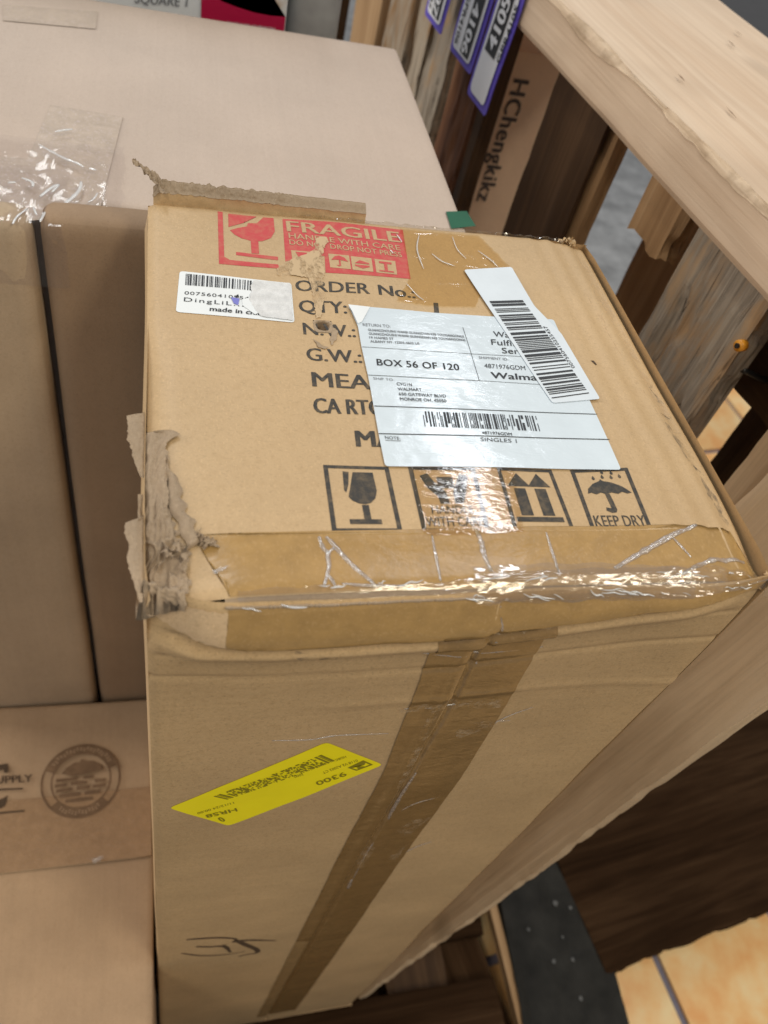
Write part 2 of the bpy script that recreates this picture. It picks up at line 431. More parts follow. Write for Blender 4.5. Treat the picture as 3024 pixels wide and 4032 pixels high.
for k in range(26):
    a0_, o0_ = rs_.uniform(.15, .75), OFF+rs_.uniform(.02, .17); L_ = rs_.uniform(.002, .010); W_ = rs_.uniform(.0004, .0009); t_ = rs_.uniform(-.3, .3)
    bs_.faces.new([bs_.verts.new(wp(a0_+da, o0_+do+t_*da, BEAM_Z1+.0019)) for da, do in ((-L_, 0), (0, -W_), (L_, 0), (0, W_))])
kn = bm_obj('beam_marks', bs_, plain('beam_mark', (.20, .12, .07, 1), .8), wall); kn['kind'] = 'stuff'
# inner slats, a0..a1 along the wall
SO = OFF+.022
def slat2(a0, a1, mat, seed, z0=-.0065, ln=.96, off=SO, thk=.017, **kw):
    return board('slat', wall, wp(a1, off, z0), -DV, NV, a1-a0, thk, ln, mat, seed, **kw)
def a_of(px, py, off):
    r = ray(px, py); n = np.array(NV); q = CAM + r*((off-n@CAM)/(n@r)); return float(np.array(DV)@q)
slat2(-.03, a_of(2868, 1862, SO), M_post, 11.2, ln=.13)
slat2(.157, .246, M_weather, 5.3, gouge=.010, nw=30, nl=300, wear=.008)
slat2(.262, .318, M_tan, 2.9, ln=.052, endrag=.035, wear=.010, off=SO+.004, nl=30)
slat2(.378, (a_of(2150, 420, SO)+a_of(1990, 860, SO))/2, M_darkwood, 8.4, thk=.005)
slat2(.370, .46, M_tan, 8.9, off=SO+.0075, thk=.016)  # added slat, its tan edge stands for the dark slat's lit edge
aE = a_of(1886, 525, SO)
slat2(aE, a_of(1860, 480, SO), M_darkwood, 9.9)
slat2(a_of(1853, 480, SO), a_of(1745, 420, SO), M_redwood, 4.7, gouge=.008, nw=22, nl=160, wear=.007)
slat2(a_of(1740, 330, SO), a_of(1650, 330, SO), M_weather, 6.1, gouge=.007, nw=22, nl=160, wear=.007)
slat2(a_of(1690, 150, SO), a_of(1622, 150, SO), M_semi, 7.7, wear=.008, gouge=.005, nw=18, nl=140)
slat2(a_of(1615, 100, SO), a_of(1515, 100, SO), M_semi, 1.5, wear=.006, gouge=.004, nw=18, nl=140)
slat2(a_of(1490, 60, SO), a_of(1385, 60, SO), M_tan, 3.3)
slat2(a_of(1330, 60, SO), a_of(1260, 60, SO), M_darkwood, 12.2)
# outer deck of the same pallet
def oslat(a0, a1, mat, seed, **kw):
    o = slat2(a0, a1, mat, seed, off=OFF+.135, **kw); return o
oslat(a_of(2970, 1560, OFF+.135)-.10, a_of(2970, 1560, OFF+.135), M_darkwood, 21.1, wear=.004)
oslat(.315, .414, M_tan, 22.4)
def on_wall(px, py, off):
    r = ray(px, py); n = np.array(NV); q = CAM + r*((off-n@CAM)/(n@r)); return float(np.array(DV)@q), float(q[2])
ra, rz = on_wall(2900, 1450, OFF+.085)
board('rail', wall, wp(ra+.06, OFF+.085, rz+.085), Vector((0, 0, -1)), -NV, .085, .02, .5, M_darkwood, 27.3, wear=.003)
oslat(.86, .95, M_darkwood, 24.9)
# stringers between the two decks
for a, s in ((1.0, 35.),):
    board('stringer', wall, wp(a+.02, SO+.019, -.30), -DV, NV, .04, .09, .6, M_tan, s)
# orange headed nail and rod
nl_ = at(2911, 1362, 0, .345)
V, Fc = tube([nl_+np.array([-.001, 0, 0]), nl_+np.array([.004, .001, 0])], lambda t: .0036, 14)
o = mesh_obj('nail', V, Fc, M_orange, wall, True)
V, Fc = tube([nl_+np.array([-.0022, 0, 0]), nl_+np.array([0, 0, 0])], .0017, 10); mesh_obj('nail_hole', V, Fc, M_metal, o)
r0, r1 = Vector(at(2925, 1455, 0, .375)), Vector(at(3080, 1520, 0, .42))
V, Fc = tube(spline([r0, (r0+r1)/2+Vector((0, 0, -.001)), r1], 4), .0022, 8); mesh_obj('rod', V, Fc, M_metal, wall, True)

# leaning board beside the carton's front right edge
q = at(1418, 3990, 2, -.97)
tp = at(3024, 2790, 0, .325)
qv, tv = Vector(q), Vector(tp)
ld = (tv-qv).normalized()
top_end = qv + ld*((0.0-qv.z)/ld.z)
lb = empty('loose_board', qv, 'pale rough board leaning upright beside the front right edge of the tall carton', 'board')
xd = Vector((-.02, 1, 0)); yd = xd.cross(-ld) ; yd = yd if yd.x > 0 else -yd
o = board('plank', lb, top_end + xd.normalized()*.105, -xd, yd, .105, .012, (top_end-qv).length, M_post, 15.5, rough=.0012, wear=.003, nw=12, nl=160)

# ------------------------------------------------------------------ pallet under everything
base = empty('base_pallet', (.3, .1, ZF), 'dark wooden base pallet on the tiled floor under the cartons', 'pallet')
dx = Vector((math.cos(math.radians(9)), math.sin(math.radians(9)), 0)); dyv = Vector((-dx.y, dx.x, 0))
# wide dark plank whose near edge runs out to the right
e0 = Vector(at(2424, 3840, 2, -.99)); 
def flat(name, o, ldir, wdir, wdt, thk, ln, mat, seed, **kw):
    # top face at o, length along ldir, width along wdir (wdir x down = -ldir)
    return board(name, base, o, wdir, Vector((0, 0, -1)), wdt, thk, ln, mat, seed, **kw)

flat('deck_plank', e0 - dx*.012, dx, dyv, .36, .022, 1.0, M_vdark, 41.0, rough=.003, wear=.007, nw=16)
def runner(p_far_l, p_far_r, p_near_l, p_near_r, z, mat, seed, name='deck_board', thk=.02, ext=.35, **kw):
    a, b_, c_, d_ = [Vector(at(p[0], p[1], 2, z)) for p in (p_far_l, p_far_r, p_near_l, p_near_r)]
    ld = ((c_+d_)-(a+b_)).normalized(); wd = Vector((-ld.y, ld.x, 0))
    wdt = abs((b_-a).dot(wd)); wdt = (wdt+abs((d_-c_).dot(wd)))/2
    far = ((a+b_)/2) - wd*wdt/2 - ld*ext
    return flat(name, far, ld, wd, wdt, thk, ((c_+d_)/2-(a+b_)/2).length+2*ext, mat, seed, **kw)
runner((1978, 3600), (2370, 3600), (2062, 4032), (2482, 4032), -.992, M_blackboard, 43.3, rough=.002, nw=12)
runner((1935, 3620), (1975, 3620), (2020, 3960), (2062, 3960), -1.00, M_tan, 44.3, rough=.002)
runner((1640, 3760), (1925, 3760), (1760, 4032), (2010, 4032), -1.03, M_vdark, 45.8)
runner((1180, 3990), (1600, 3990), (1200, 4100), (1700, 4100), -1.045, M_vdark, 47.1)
bm = bmesh.new(); rs = random.Random(6)
for px, py, r in ((2185, 3556, .0045), (2245, 3575, .0030), (2180, 3785, .0035), (2255, 3780, .003), (2285, 3932, .0035), (2080, 3660, .0025), (2215, 3690, .002)):
    c0 = at(px, py, 2, -.9905); vs0 = [bm.verts.new((c0[0]+r*math.cos(k)*rs.uniform(.6, 1.2), c0[1]+r*math.sin(k)*rs.uniform(.6, 1.2), -.9893)) for k in (0, 1.05, 2.1, 3.1, 4.2, 5.2)]
    bm.faces.new(vs0)
so_ = bm_obj('paint_specks', bm, plain('white_specks', (.11, .11, .11, 1), .7), base); so_['kind'] = 'stuff'
# deck under the cartons
for k in range(5):
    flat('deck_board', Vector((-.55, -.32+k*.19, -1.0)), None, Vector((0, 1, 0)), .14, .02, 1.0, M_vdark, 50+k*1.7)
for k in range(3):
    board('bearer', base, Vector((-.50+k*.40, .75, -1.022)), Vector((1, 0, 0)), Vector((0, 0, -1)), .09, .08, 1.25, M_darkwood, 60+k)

# ------------------------------------------------------------------ the tall carton
W, D, H = .240, .231, .9726
RR = .005
def edge_drop(d):
    return 0 if d >= RR else RR - math.sqrt(max(0, RR*RR-(RR-d)**2))
def ztop(x, y):
    z = .0005*nz(x*9, y*9, 1.7) + .0007*nz(x*22, y*18, 4.4)
    z -= edge_drop(y) + edge_drop(D-y) + edge_drop(W-x) + edge_drop(x)
    t = max(0, (x-.203)/.037); z -= .0058*t*t + .0006*math.sin(x*520+y*3)*ss(.195, .21, x)*ss(.24, .232, x)
    # crushed front left corner and left edge
    z -= .007*gs(math.hypot((x+.002)/.020, (y-.004)/.024))
    z -= .0022*ss(.012, .0, x)*ss(.15, .10, y)
    z -= .003*gs(math.hypot((x-.242)/.022, (y+.002)/.03))
    # slight sag behind the front edge
    z -= .0012*gs((y-.014)/.008)*(.6+.4*nz(x*20, 3, 3))
    return z
def ridge(x):
    return .0300 - .0135*ss(.10, .235, x) - .004*ss(.05, .0, x)
SEAM = lambda z: .1235 + .0045*ss(0, -.10, z) + .0008*nz(3, z*40, 1)
def yfront(x, z):
    d = -z; zr = ridge(x)
    y = edge_drop(d) + edge_drop(x) + edge_drop(W-x)
    am = ss(0, .02, x)*ss(.242, .20, x)
    tb = min(1, d/max(.004, zr-.0085)); y -= .0065*(1-(1-tb)**1.6)*ss(zr-.0052, zr-.0092, d)*am*ss(.0, .03, x)
    y += .0012*nz(x*8, z*8, 9.1) + .0004*nz(x*40, z*30, 2.1)
    y -= .0010*gs((d-(zr-.0125))/.006)*am
    y += .0012*gs((d-(zr-.0060))/.0020)*am
    y -= .0058*gs((d-zr)/.0040)*am + .0024*gs((d-zr-.004)/.0020)*am
    y += .0020*gs((d-zr-.0082)/.0014)*am
    y += .0007*gs((d-zr-.024-.02*x)/.0018) - .0006*gs((d-.083-.006*nz(x*14, 1, 1))/.0028)*ss(.05, .09, x)
    sx = SEAM(z)
    if d > .004: y += .0016*gs((x-sx)/.0013) - .0007*gs((x-sx+.006)/.004) + (.0005 if x > sx else 0)
    # bruised corners
    y += .007*gs(math.hypot((x+.002)/.014, (d-.003)/.014)) + .002*gs(math.hypot((x-.24)/.014, (d-.004)/.016))
    return y
def S_top(u, v, o=0): return Vector((u, v, ztop(u, v)+o))
def S_front(u, v, o=0): return Vector((u, yfront(u, v)-o, v))
carton = empty('tall_carton', (W/2, D/2, -H), 'tall battered brown carton with white shipping label, red FRAGILE print and yellow sticker', 'cardboard box')
C45 = RR*(1-math.cos(PI/4))
HX, HY = T((1273, 1285))
HR = .0042
# top panel with a real hole
us = sorted(lin(C45, .012, 4)+lin(.0145, .222, 76)+lin(.2245, W-C45, 10)+[HX-HR, HX+HR])
vs = sorted(lin(C45, .012, 5)+lin(.0145, .219, 74)+lin(.2215, D-C45, 6)+[HY-HR, HY+HR])
us = [u for u in us if not (HX-HR < u < HX+HR)]; vs = [v for v in vs if not (HY-HR < v < HY+HR)]
V, Fc = grid(us, vs, S_top)
n_ = len(us)
iu, iv = us.index(HX-HR), vs.index(HY-HR)
Fc = [f for k, f in enumerate(Fc) if not (k % (n_-1) == iu and k//(n_-1) == iv)]
mesh_obj('top_panel', V, Fc, M_kraft, carton, True)
# torn funnel inside the hole
R_ = []
for ring, (r, z) in enumerate(((1.02, .0002), (.86, .0007), (.72, -.001), (.5, -.004), (.42, -.012))):
    for k in range(20):
        a = 2*PI*k/20; ca, sa = math.cos(a), math.sin(a)
        sq = 1/max(abs(ca), abs(sa)) if ring == 0 else 1+.28*nz(ca*2, sa*2, ring*3)
        cx_ = HX + (0 if ring < 2 else -.0002*ring); cy_ = HY + (0 if ring < 2 else .0006*ring)
        R_.append(Vector((cx_+ca*sq*HR*r, cy_+sa*sq*HR*r*1.0, ztop(HX, HY)+z+(.0004*nz(ca*3, sa*3, ring) if ring else 0))))
Fq = [(r*20+k, r*20+(k+1) % 20, (r+1)*20+(k+1) % 20, (r+1)*20+k) for r in range(4) for k in range(20)]
mesh_obj('puncture_hole', R_, Fq, M_liner, carton, True)
# front panels: left and right of the seam they are one sheet pressed in along the seam
us = sorted(lin(C45, .010, 4)+lin(.0125, .110, 36)+lin(.1115, .1355, 30)+lin(.138, .228, 36)+lin(.2305, W-C45, 4))
zs = [-v for v in lin(.0016, .052, 62)+lin(.054, .13, 38)+lin(.135, H, 84)]
def fr(u, v):
    v = min(v, -.0016-.00022*(1+.9*nz(u*60, 1, 7))*ss(.120, .110, u)*ss(.0, .01, u))
    return S_front(u, v)
V, Fc = grid(us, zs, fr)
mesh_obj('front_panel', V, Fc, M_kraft_front, carton, True)
def seam_fill(u, v):
    x = .026+(.2385-.026)*u
    a_, b_ = S_top(x, C45+.0008, -.0005), S_front(x, -.0052, -.0005)
    m_ = (a_+b_)/2+Vector((0, -.0006, .0006)); 
    return a_*(1-v)**2+m_*2*v*(1-v)+b_*v*v
V, Fc = grid(lin(0, 1, 90), lin(0, 1, 6), seam_fill); mesh_obj('edge_liner', V, Fc, M_liner, carton, True)
# sides, back, bottom
def side(x, s):
    def f(u, v):
        d = -v; e = edge_drop(u)+edge_drop(D-u)+edge_drop(d)
        return Vector((x - s*e + s*.0008*nz(u*10, v*7, x*9), u, v))
    return grid(lin(C45, D-C45, 16), [-q for q in lin(C45, .06, 12)+lin(.08, H, 24)], f)
V, Fc = side(0, -1); mesh_obj('side_panel', V, Fc, M_kraft, carton, True)
V, Fc = side(W, 1); mesh_obj('side_panel', V, Fc, M_kraft, carton, True)
V, Fc = grid(lin(C45, W-C45, 10), [-q for q in lin(C45, .03, 6)+lin(.05, H, 10)], lambda u, v: Vector((u, D-edge_drop(-v)-edge_drop(u)-edge_drop(W-u), v)))
mesh_obj('back_panel', V, Fc, M_kraft, carton, True)
mesh_obj('bottom_panel', [(0, 0, -H+.0005), (W, 0, -H+.0005), (W, D, -H+.0005), (0, D, -H+.0005)], [(0, 3, 2, 1)], M_kraft, carton)

# ---- sheets draped on a surface
def drape(bm, surf, off, cell):
    big = [f for f in bm.faces if len(f.verts) > 4]
    if big: bmesh.ops.triangulate(bm, faces=big, ngon_method='EAR_CLIP')
    if cell:
        xs_ = [v.co.x for v in bm.verts]; ys_ = [v.co.y for v in bm.verts]
        cells = cell if isinstance(cell, tuple) else (cell, cell)
        for a, (lo, hi) in enumerate(((min(xs_), max(xs_)), (min(ys_), max(ys_)))):
            k = math.floor(lo/cells[a])+1
            while k*cells[a] < hi:
                pt = [0, 0, 0]; pt[a] = k*cells[a]; no = [0, 0, 0]; no[a] = 1
                bmesh.ops.bisect_plane(bm, geom=bm.verts[:]+bm.edges[:]+bm.faces[:], plane_co=pt, plane_no=no, dist=1e-7)
                k += 1
    for v in bm.verts: v.co = surf(v.co.x, v.co.y, off+v.co.z)
    bmesh.ops.recalc_face_normals(bm, faces=bm.faces[:])
def polys(bm, plist):
    for p in plist:
        vs_ = [bm.verts.new((q[0], q[1], 0)) for q in p]
        try: f = bm.faces.new(vs_)
        except ValueError: continue
    big = [f for f in bm.faces if len(f.verts) > 4]
    if big: bmesh.ops.triangulate(bm, faces=big, ngon_method='EAR_CLIP')
def sheet(name, plist, surf, off, mat, parent, cell=.008, smooth=True):
    bm = bmesh.new(); polys(bm, plist); drape(bm, surf, off, cell)
    return bm_obj(name, bm, mat, parent, smooth)
def rough_edge(poly, amp, step, seed, skip=()):
    out = []; n = len(poly)
    for i in range(n):
        a, b_ = poly[i], poly[(i+1) % n]
        L = math.hypot(b_[0]-a[0], b_[1]-a[1]); k = max(1, int(L/step)); out.append(a)
        if i in skip: continue
        nx_, ny_ = -(b_[1]-a[1])/L, (b_[0]-a[0])/L
        for j in range(1, k):
            t = j/k; q = amp*(nz(a[0]*300+t*k*.9, seed, a[1]*200)+.6*nz(t*k*2.3, seed+5, 1))
            out.append((a[0]+(b_[0]-a[0])*t+nx_*q, a[1]+(b_[1]-a[1])*t+ny_*q))
    return out
def TT(pts): return [T(p) for p in pts]
def FF(pts): return [F(p) for p in pts]
def roundpoly(pts, r, n=4):
    out = []; N = len(pts)
    for i in range(N):
        p0, p, p1 = Vector(pts[i-1]), Vector(pts[i]), Vector(pts[(i+1) % N])
        a = p+(p0-p).normalized()*r; b_ = p+(p1-p).normalized()*r
        for k in range(n+1):
            t = k/n; out.append(tuple((1-t)**2*a+2*t*(1-t)*p+t*t*b_))
    return out

# ---- lettering
_tc = {}
def text_geo(body, bold=0, spacing=1.0):
    key = (body, spacing)
    if key in _tc: return _tc[key]
    cu = bpy.data.curves.new('t', 'FONT'); cu.body = body; cu.space_character = spacing; cu.resolution_u = 3
    ob = bpy.data.objects.new('t', cu); COL.objects.link(ob)
    dg = bpy.context.evaluated_depsgraph_get()
    me = bpy.data.meshes.new_from_object(ob.evaluated_get(dg))
    vs_ = [(v.co.x, v.co.y) for v in me.vertices]; fs = [tuple(p.vertices) for p in me.polygons]
    bpy.data.objects.remove(ob); bpy.data.curves.remove(cu); bpy.data.meshes.remove(me)
    x0 = min(v[0] for v in vs_); x1 = max(v[0] for v in vs_)
    _tc[key] = ([((x-x0)/(x1-x0), y/.728) for x, y in vs_], fs)
    return _tc[key]
def text_into(bm, body, p0, p1, pt, conv, bold=0, spacing=1.0, conv_pts=True):
    """p0..p1 baseline ends, pt a point one capital height above p0"""
    a, b_, c_ = (conv(p0), conv(p1), conv(pt)) if conv_pts else (p0, p1, pt)
    vs_, fs = text_geo(body, bold, spacing)
    ux, uy = b_[0]-a[0], b_[1]-a[1]; wx, wy = c_[0]-a[0], c_[1]-a[1]
    lu, lw_ = math.hypot(ux, uy), math.hypot(wx, wy)
    sh = bold*lw_*1.1
    for k, dxx in enumerate((0,) if bold <= .003 else (-sh, sh, 0)):
        nv = [bm.verts.new((a[0]+ux*x+wx*y+ux/lu*dxx, a[1]+uy*x+wy*y+uy/lu*dxx, k*.00003)) for x, y in vs_]
        for f in fs:
            try: bm.faces.new([nv[i] for i in f])
            except ValueError: pass
def lettering(name, items, conv, surf, off, mat, parent, cell=.02):
    for it in items:
        bm = bmesh.new(); text_into(bm, it[0], it[1], it[2], it[3], conv, *(it[4:]))
        drape(bm, surf, off, cell); o = bm_obj(name, bm, mat, parent)
    return o
def quad_map(TL, TR, BR, BL, conv):
    a, b_, c_, d_ = [Vector(conv(p)) for p in (TL, TR, BR, BL)]
    return lambda u, v: tuple((d_*(1-u)+c_*u)*(1-v)+(a*(1-u)+b_*u)*v)
def strokes(pts, wd):
    """flat ribbon polygon quads along a polyline in 2D"""
    out = []
    P_ = [Vector(p) for p in pts]
    L_, R2 = [], []
    for i, p in enumerate(P_):
        t = (P_[min(i+1, len(P_)-1)]-P_[max(i-1, 0)]).normalized(); nn = Vector((-t.y, t.x))
        ww = wd(i/(len(P_)-1)) if callable(wd) else wd
        L_.append(p+nn*ww/2); R2.append(p-nn*ww/2)
    for i in range(len(P_)-1): out.append([tuple(L_[i]), tuple(L_[i+1]), tuple(R2[i+1]), tuple(R2[i])])
    return out

E0 = .00012
# amber packing tape along the front top edge (both sides of it) and down the front seam
sheet('packing_tape', [rough_edge([(.0275, .0018), (.222, .0012), (.2375, .0045), (.232, .026), T((2900, 2063)), T((2645, 2070)), T((2540, 2085)), T((2000, 2092)), T((1300, 2098)), T((760, 2100)), (.0255, .026), (.0245, .016)], .0004, .003, 3, (0, 3, 4, 5, 6, 7, 8))], S_top, E0*1.4, M_tape, carton, .0035)
zr_ = lambda x: -(ridge(x)-.0085)
low = [(x, zr_(x)) for x in lin(.222, .028, 24)]
sheet('packing_tape', [rough_edge([(.027, -.0030), (.113, -.0030), (.1145, -.002), (.236, -.002), (.236, -.008)]+low+[(.0265, -.016)], .0004, .002, 8, tuple(range(0, 29)))], S_front, E0*2.6, M_tape, carton, .0025)
tl, tr = F((1722, 2480)), F((2165, 2480))
sheet('seam_tape', [rough_edge([(.1035, -.0190), (.1505, -.0180), (.1522, -.032), (.1560, -.09), (.1592, -.17), (.1594, -.345), (.1612, -.62), (.161, -.93), (.1255, -.93), (.1250, -.532), (.1130, -.5275), (.1117, -.150), (.1075, -.07)], .0004, .006, 14)], S_front, E0*4, M_tape_dark, carton, (.0010, .0016))
sheet('seam_tape', [[(.1132, -.5285), (.1248, -.533), (.1253, -.93), (.114, -.93)]], S_front, E0*4, tape('amber_tape_single', (.38, .25, .115, 1), .2), carton, (.0010, .006))

# ---- FRAGILE print (red), knocked-out letters, torn patch
red = []
fm = quad_map((857, 838), (1112, 862), (1112, 1056), (862, 1040), T)
def U(lst): return [fm(u, v) for u, v in lst]
red += [U([(0, 1.02), (.075, 1.02), (.085, .14), (.085, .0), (0, 0)]), U([(.085, .0), (.085, .09), (.93, .075), (.96, 0)]), U([(.085, .09), (.085, .14), (.17, .09)])]
red += [U([(.16, 1.0), (.16, .72), (.30, .80), (.40, .84), (.38, .90), (.50, .93), (.60, 1.0)])]
red += [U([(.18, .66), (.30, .72), (.44, .77), (.46, .84), (.60, .86), (.70, 1.0), (.86, 1.0), (.88, .72), (.82, .58), (.68, .50), (.52, .485), (.36, .52), (.25, .58)])]
red += [U([(.50, .49), (.62, .49), (.63, .25), (.51, .25)]), U([(.27, .25), (.93, .22), (.93, .155), (.27, .19)])]
sheet('fragile_print', red, S_top, E0, M_red, carton, .01)
red2 = [TT([(1112, 862), (1330, 877), (1330, 1010), (1215, 1008), (1150, 1022), (1124, 1028), (1118, 940)]), TT([(1330, 877), (1586, 905), (1602, 1000), (1617, 1097), (1282, 1074), (1278, 1010), (1330, 1010)])]
sheet('fragile_print', red2, S_top, E0, M_red, carton, .01)
bm = bmesh.new()
for it in (("FRAGILE", (1132, 911), (1580, 955), (1126, 868), .028), ("HANDLE WITH CARE", (1138, 938), (1578, 986), (1135, 917), .012), ("DO NOT DROP NOT PRESS", (1141, 963), (1584, 1012), (1138, 943), .012)):
    lettering('fragile_lettering', [it], T, S_top, E0*2, M_kraft, carton, .012)
for (x, y) in ((1146, 985), (1292, 1000), (1380, 1010), (1474, 1020)):
    polys(bm, [TT([(x, y), (x+82, y+8), (x+90, y+62), (x+8, y+54)])])
drape(bm, S_top, E0*2, .012); bm_obj('fragile_squares', bm, M_kraft, carton)
ri = []
for n4, (x, y) in enumerate(((1146, 985), (1292, 1000), (1380, 1010), (1474, 1020))):
    m4 = quad_map((x, y), (x+82, y+8), (x+90, y+62), (x+8, y+54), T)
    A = lambda l: [m4(u, v) for u, v in l]
    if n4 == 0: ri += [A([(.2, .9), (.8, .9), (.75, .55), (.55, .45), (.3, .55)])]
    if n4 == 1: ri += [A([(.1, .55), (.3, .85), (.5, .92), (.75, .8), (.92, .5), (.5, .6)]), A([(.46, .58), (.54, .58), (.54, .15), (.46, .15)]), A([(.3, .2), (.46, .1), (.46, .22)])]
    if n4 == 2: ri += [A([(.15, .5), (.4, .75), (.85, .6), (.85, .5)]), A([(.15, .3), (.5, .15), (.85, .3), (.85, .4), (.15, .4)])]
    if n4 == 3: ri += [A([(.2, .85), (.8, .85), (.8, .7), (.2, .7)]), A([(.42, .7), (.58, .7), (.58, .2), (.42, .2)]), A([(.15, .2), (.85, .2), (.85, .1), (.15, .1)])]
sheet('fragile_symbols', ri, S_top, E0*3, M_red, carton, .012)
tz = lambda l: [T((600+x/1.8433, 800+y/1.8433)) for x, y in l]
sheet('torn_patch', [rough_edge(tz([(905, 475), (960, 432), (1040, 395), (1120, 372), (1172, 340), (1188, 262), (1215, 248), (1262, 252), (1278, 290), (1240, 330), (1238, 420), (1252, 505), (1232, 560), (1247, 650), (1242, 720), (1222, 830), (1190, 842), (1168, 700), (1150, 600), (1130, 540), (1010, 522), (905, 520)]), .0008, .0009, 4)], S_top, E0*4, M_abrade, carton, .006)
sheet('torn_patch', [rough_edge(tz([(1165, 905), (1200, 870), (1270, 862), (1325, 900), (1340, 950), (1330, 1000), (1290, 1030), (1230, 1035), (1180, 1000), (1160, 950)]), .0006, .0012, 9)][0:0] or [rough_edge(tz([(1310, 905), (1345, 930), (1338, 985), (1300, 1035), (1290, 1000)]), .0005, .001, 6), rough_edge(tz([(1165, 985), (1200, 1010), (1240, 1040), (1290, 1045), (1255, 1062), (1205, 1050)]), .0005, .001, 7)], S_top, E0*4, M_liner, carton, .006)

# ---- black stencil lines and handling marks
lettering('order_lettering', [
    ("ORDER", (1165, 1142), (1456, 1159), (1164, 1098), .022),
    ("No.:", (1494, 1162), (1636, 1174), (1488, 1120), .03),
    ("QTY:", (1180, 1226), (1366, 1235), (1177, 1177), .022),
    ("1", (1712, 1232), (1728, 1233), (1708, 1188), .02),
    ("N.W.:", (1197, 1316), (1401, 1327), (1192, 1267), .022),
    ("G.W.:", (1211, 1419), (1426, 1428), (1205, 1367), .026),
    ("MEAS.:", (1233, 1522), (1560, 1538), (1227, 1462), .032),
    ("CA RTON", (1239, 1626), (1570, 1636), (1234, 1564), .034),
    ("MADE IN CHINA", (1407, 1757), (2190, 1772), (1399, 1691), .045)], T, S_top, E0, M_ink, carton, .012)
icons = [((1272, 1829), (1530, 1837), (1586, 2098), (1308, 2098)), ((1606, 1838), (1868, 1845), (1929, 2098), (1664, 2098)),
         ((1953, 1845), (2170, 1852), (2265, 2096), (2022, 2098)), ((2243, 1853), (2468, 1845), (2573, 2096), (2331, 2096))]
for k, q4 in enumerate(icons):
    tx = bmesh.new()
    m4 = quad_map(*q4, T); A = lambda l: [m4(u, v) for u, v in l]
    b1, b2 = .068, .060
    P_ = [A([(0, 0), (1, 0), (1, b2), (0, b2)]), A([(0, 1-b2*.8), (1, 1-b2*.8), (1, 1), (0, 1)]), A([(0, b2), (b1, b2), (b1, 1-b2*.8), (0, 1-b2*.8)]), A([(1-b1, b2), (1, b2), (1, 1-b2*.8), (1-b1, 1-b2*.8)])]
    if k == 0:
        P_ += [A([(.28, .91), (.37, .90), (.335, .70), (.285, .58), (.26, .62)]), A([(.43, .90), (.735, .90), (.745, .62), (.70, .50), (.62, .43), (.54, .41), (.45, .42), (.36, .46), (.31, .52), (.35, .64)]),
               A([(.485, .40), (.585, .40), (.585, .19), (.485, .19)]), A([(.27, .19), (.73, .19), (.73, .12), (.27, .12)])]
    if k == 1:
        P_ += [A([(.14, .86), (.26, .90), (.34, .76), (.48, .60), (.50, .42), (.36, .42), (.34, .54), (.22, .66)]), A([(.86, .86), (.74, .90), (.68, .76), (.58, .60), (.58, .42), (.70, .42), (.72, .54), (.80, .66)]),
               A([(.38, .84), (.62, .84), (.62, .66), (.38, .66)])]
        text_into(tx, "HANDLE", m4(.20, .27), m4(.82, .27), m4(.21, .40), None, .012, 1.0, False)
        text_into(tx, "WITH CARE", m4(.08, .085), m4(.93, .085), m4(.085, .235), None, .012, 1.0, False)
    if k == 2:
        for c_ in (.30, .66):
            P_ += [A([(c_-.20, .70), (c_+.20, .70), (c_+.02, .92)]), A([(c_-.10, .67), (c_+.10, .67), (c_+.10, .24), (c_-.10, .24)])]
        P_ += [A([(.10, .22), (.88, .22), (.88, .145), (.10, .145)])]
    if k == 3:
        P_ += [A([(.16, .60), (.19, .68), (.30, .76), (.42, .80), (.45, .83), (.48, .80), (.62, .77), (.78, .70), (.90, .60), (.82, .585), (.74, .615), (.66, .585), (.56, .61), (.46, .585), (.38, .615), (.30, .585), (.22, .615)]),
               A([(.44, .59), (.52, .59), (.545, .34), (.52, .30), (.44, .29), (.36, .33), (.38, .38), (.46, .36)])]
        for (u, v) in ((.34, .845), (.50, .86), (.52, .935), (.65, .85), (.68, .92), (.80, .86)):
            P_ += [A([(u, v+.045), (u+.028, v), (u+.014, v-.025), (u-.014, v-.025), (u-.028, v)])]
        text_into(tx, "KEEP DRY", m4(.10, .085), m4(.93, .085), m4(.105, .265), None, .012, 1.0, False)
    hm = sheet('handling_mark', P_, S_top, E0, M_ink, carton, .012)
    if len(tx.verts): drape(tx, S_top, E0, .012); bm_obj('handling_lettering', tx, M_ink, hm)
    else: tx.free()

# clear tape strip running back to front under the label
sheet('clear_tape', [rough_edge(TT([(1572, 903), (1885, 932), (1965, 1010), (2030, 1075), (1905, 1120), (1872, 1208), (1690, 1205), (1560, 1188), (1612, 1100), (1600, 1000)]), .0011, .0016, 12)], S_top, E0*5, M_clear2, carton, .004)
sheet('clear_tape', [rough_edge(TT([(1612, 1800), (2010, 1800), (2060, 2100), (1900, 2110), (1702, 2112), (1664, 2098)]), .0003, .003, 13)], S_top, E0*5, M_clear, carton, .004)

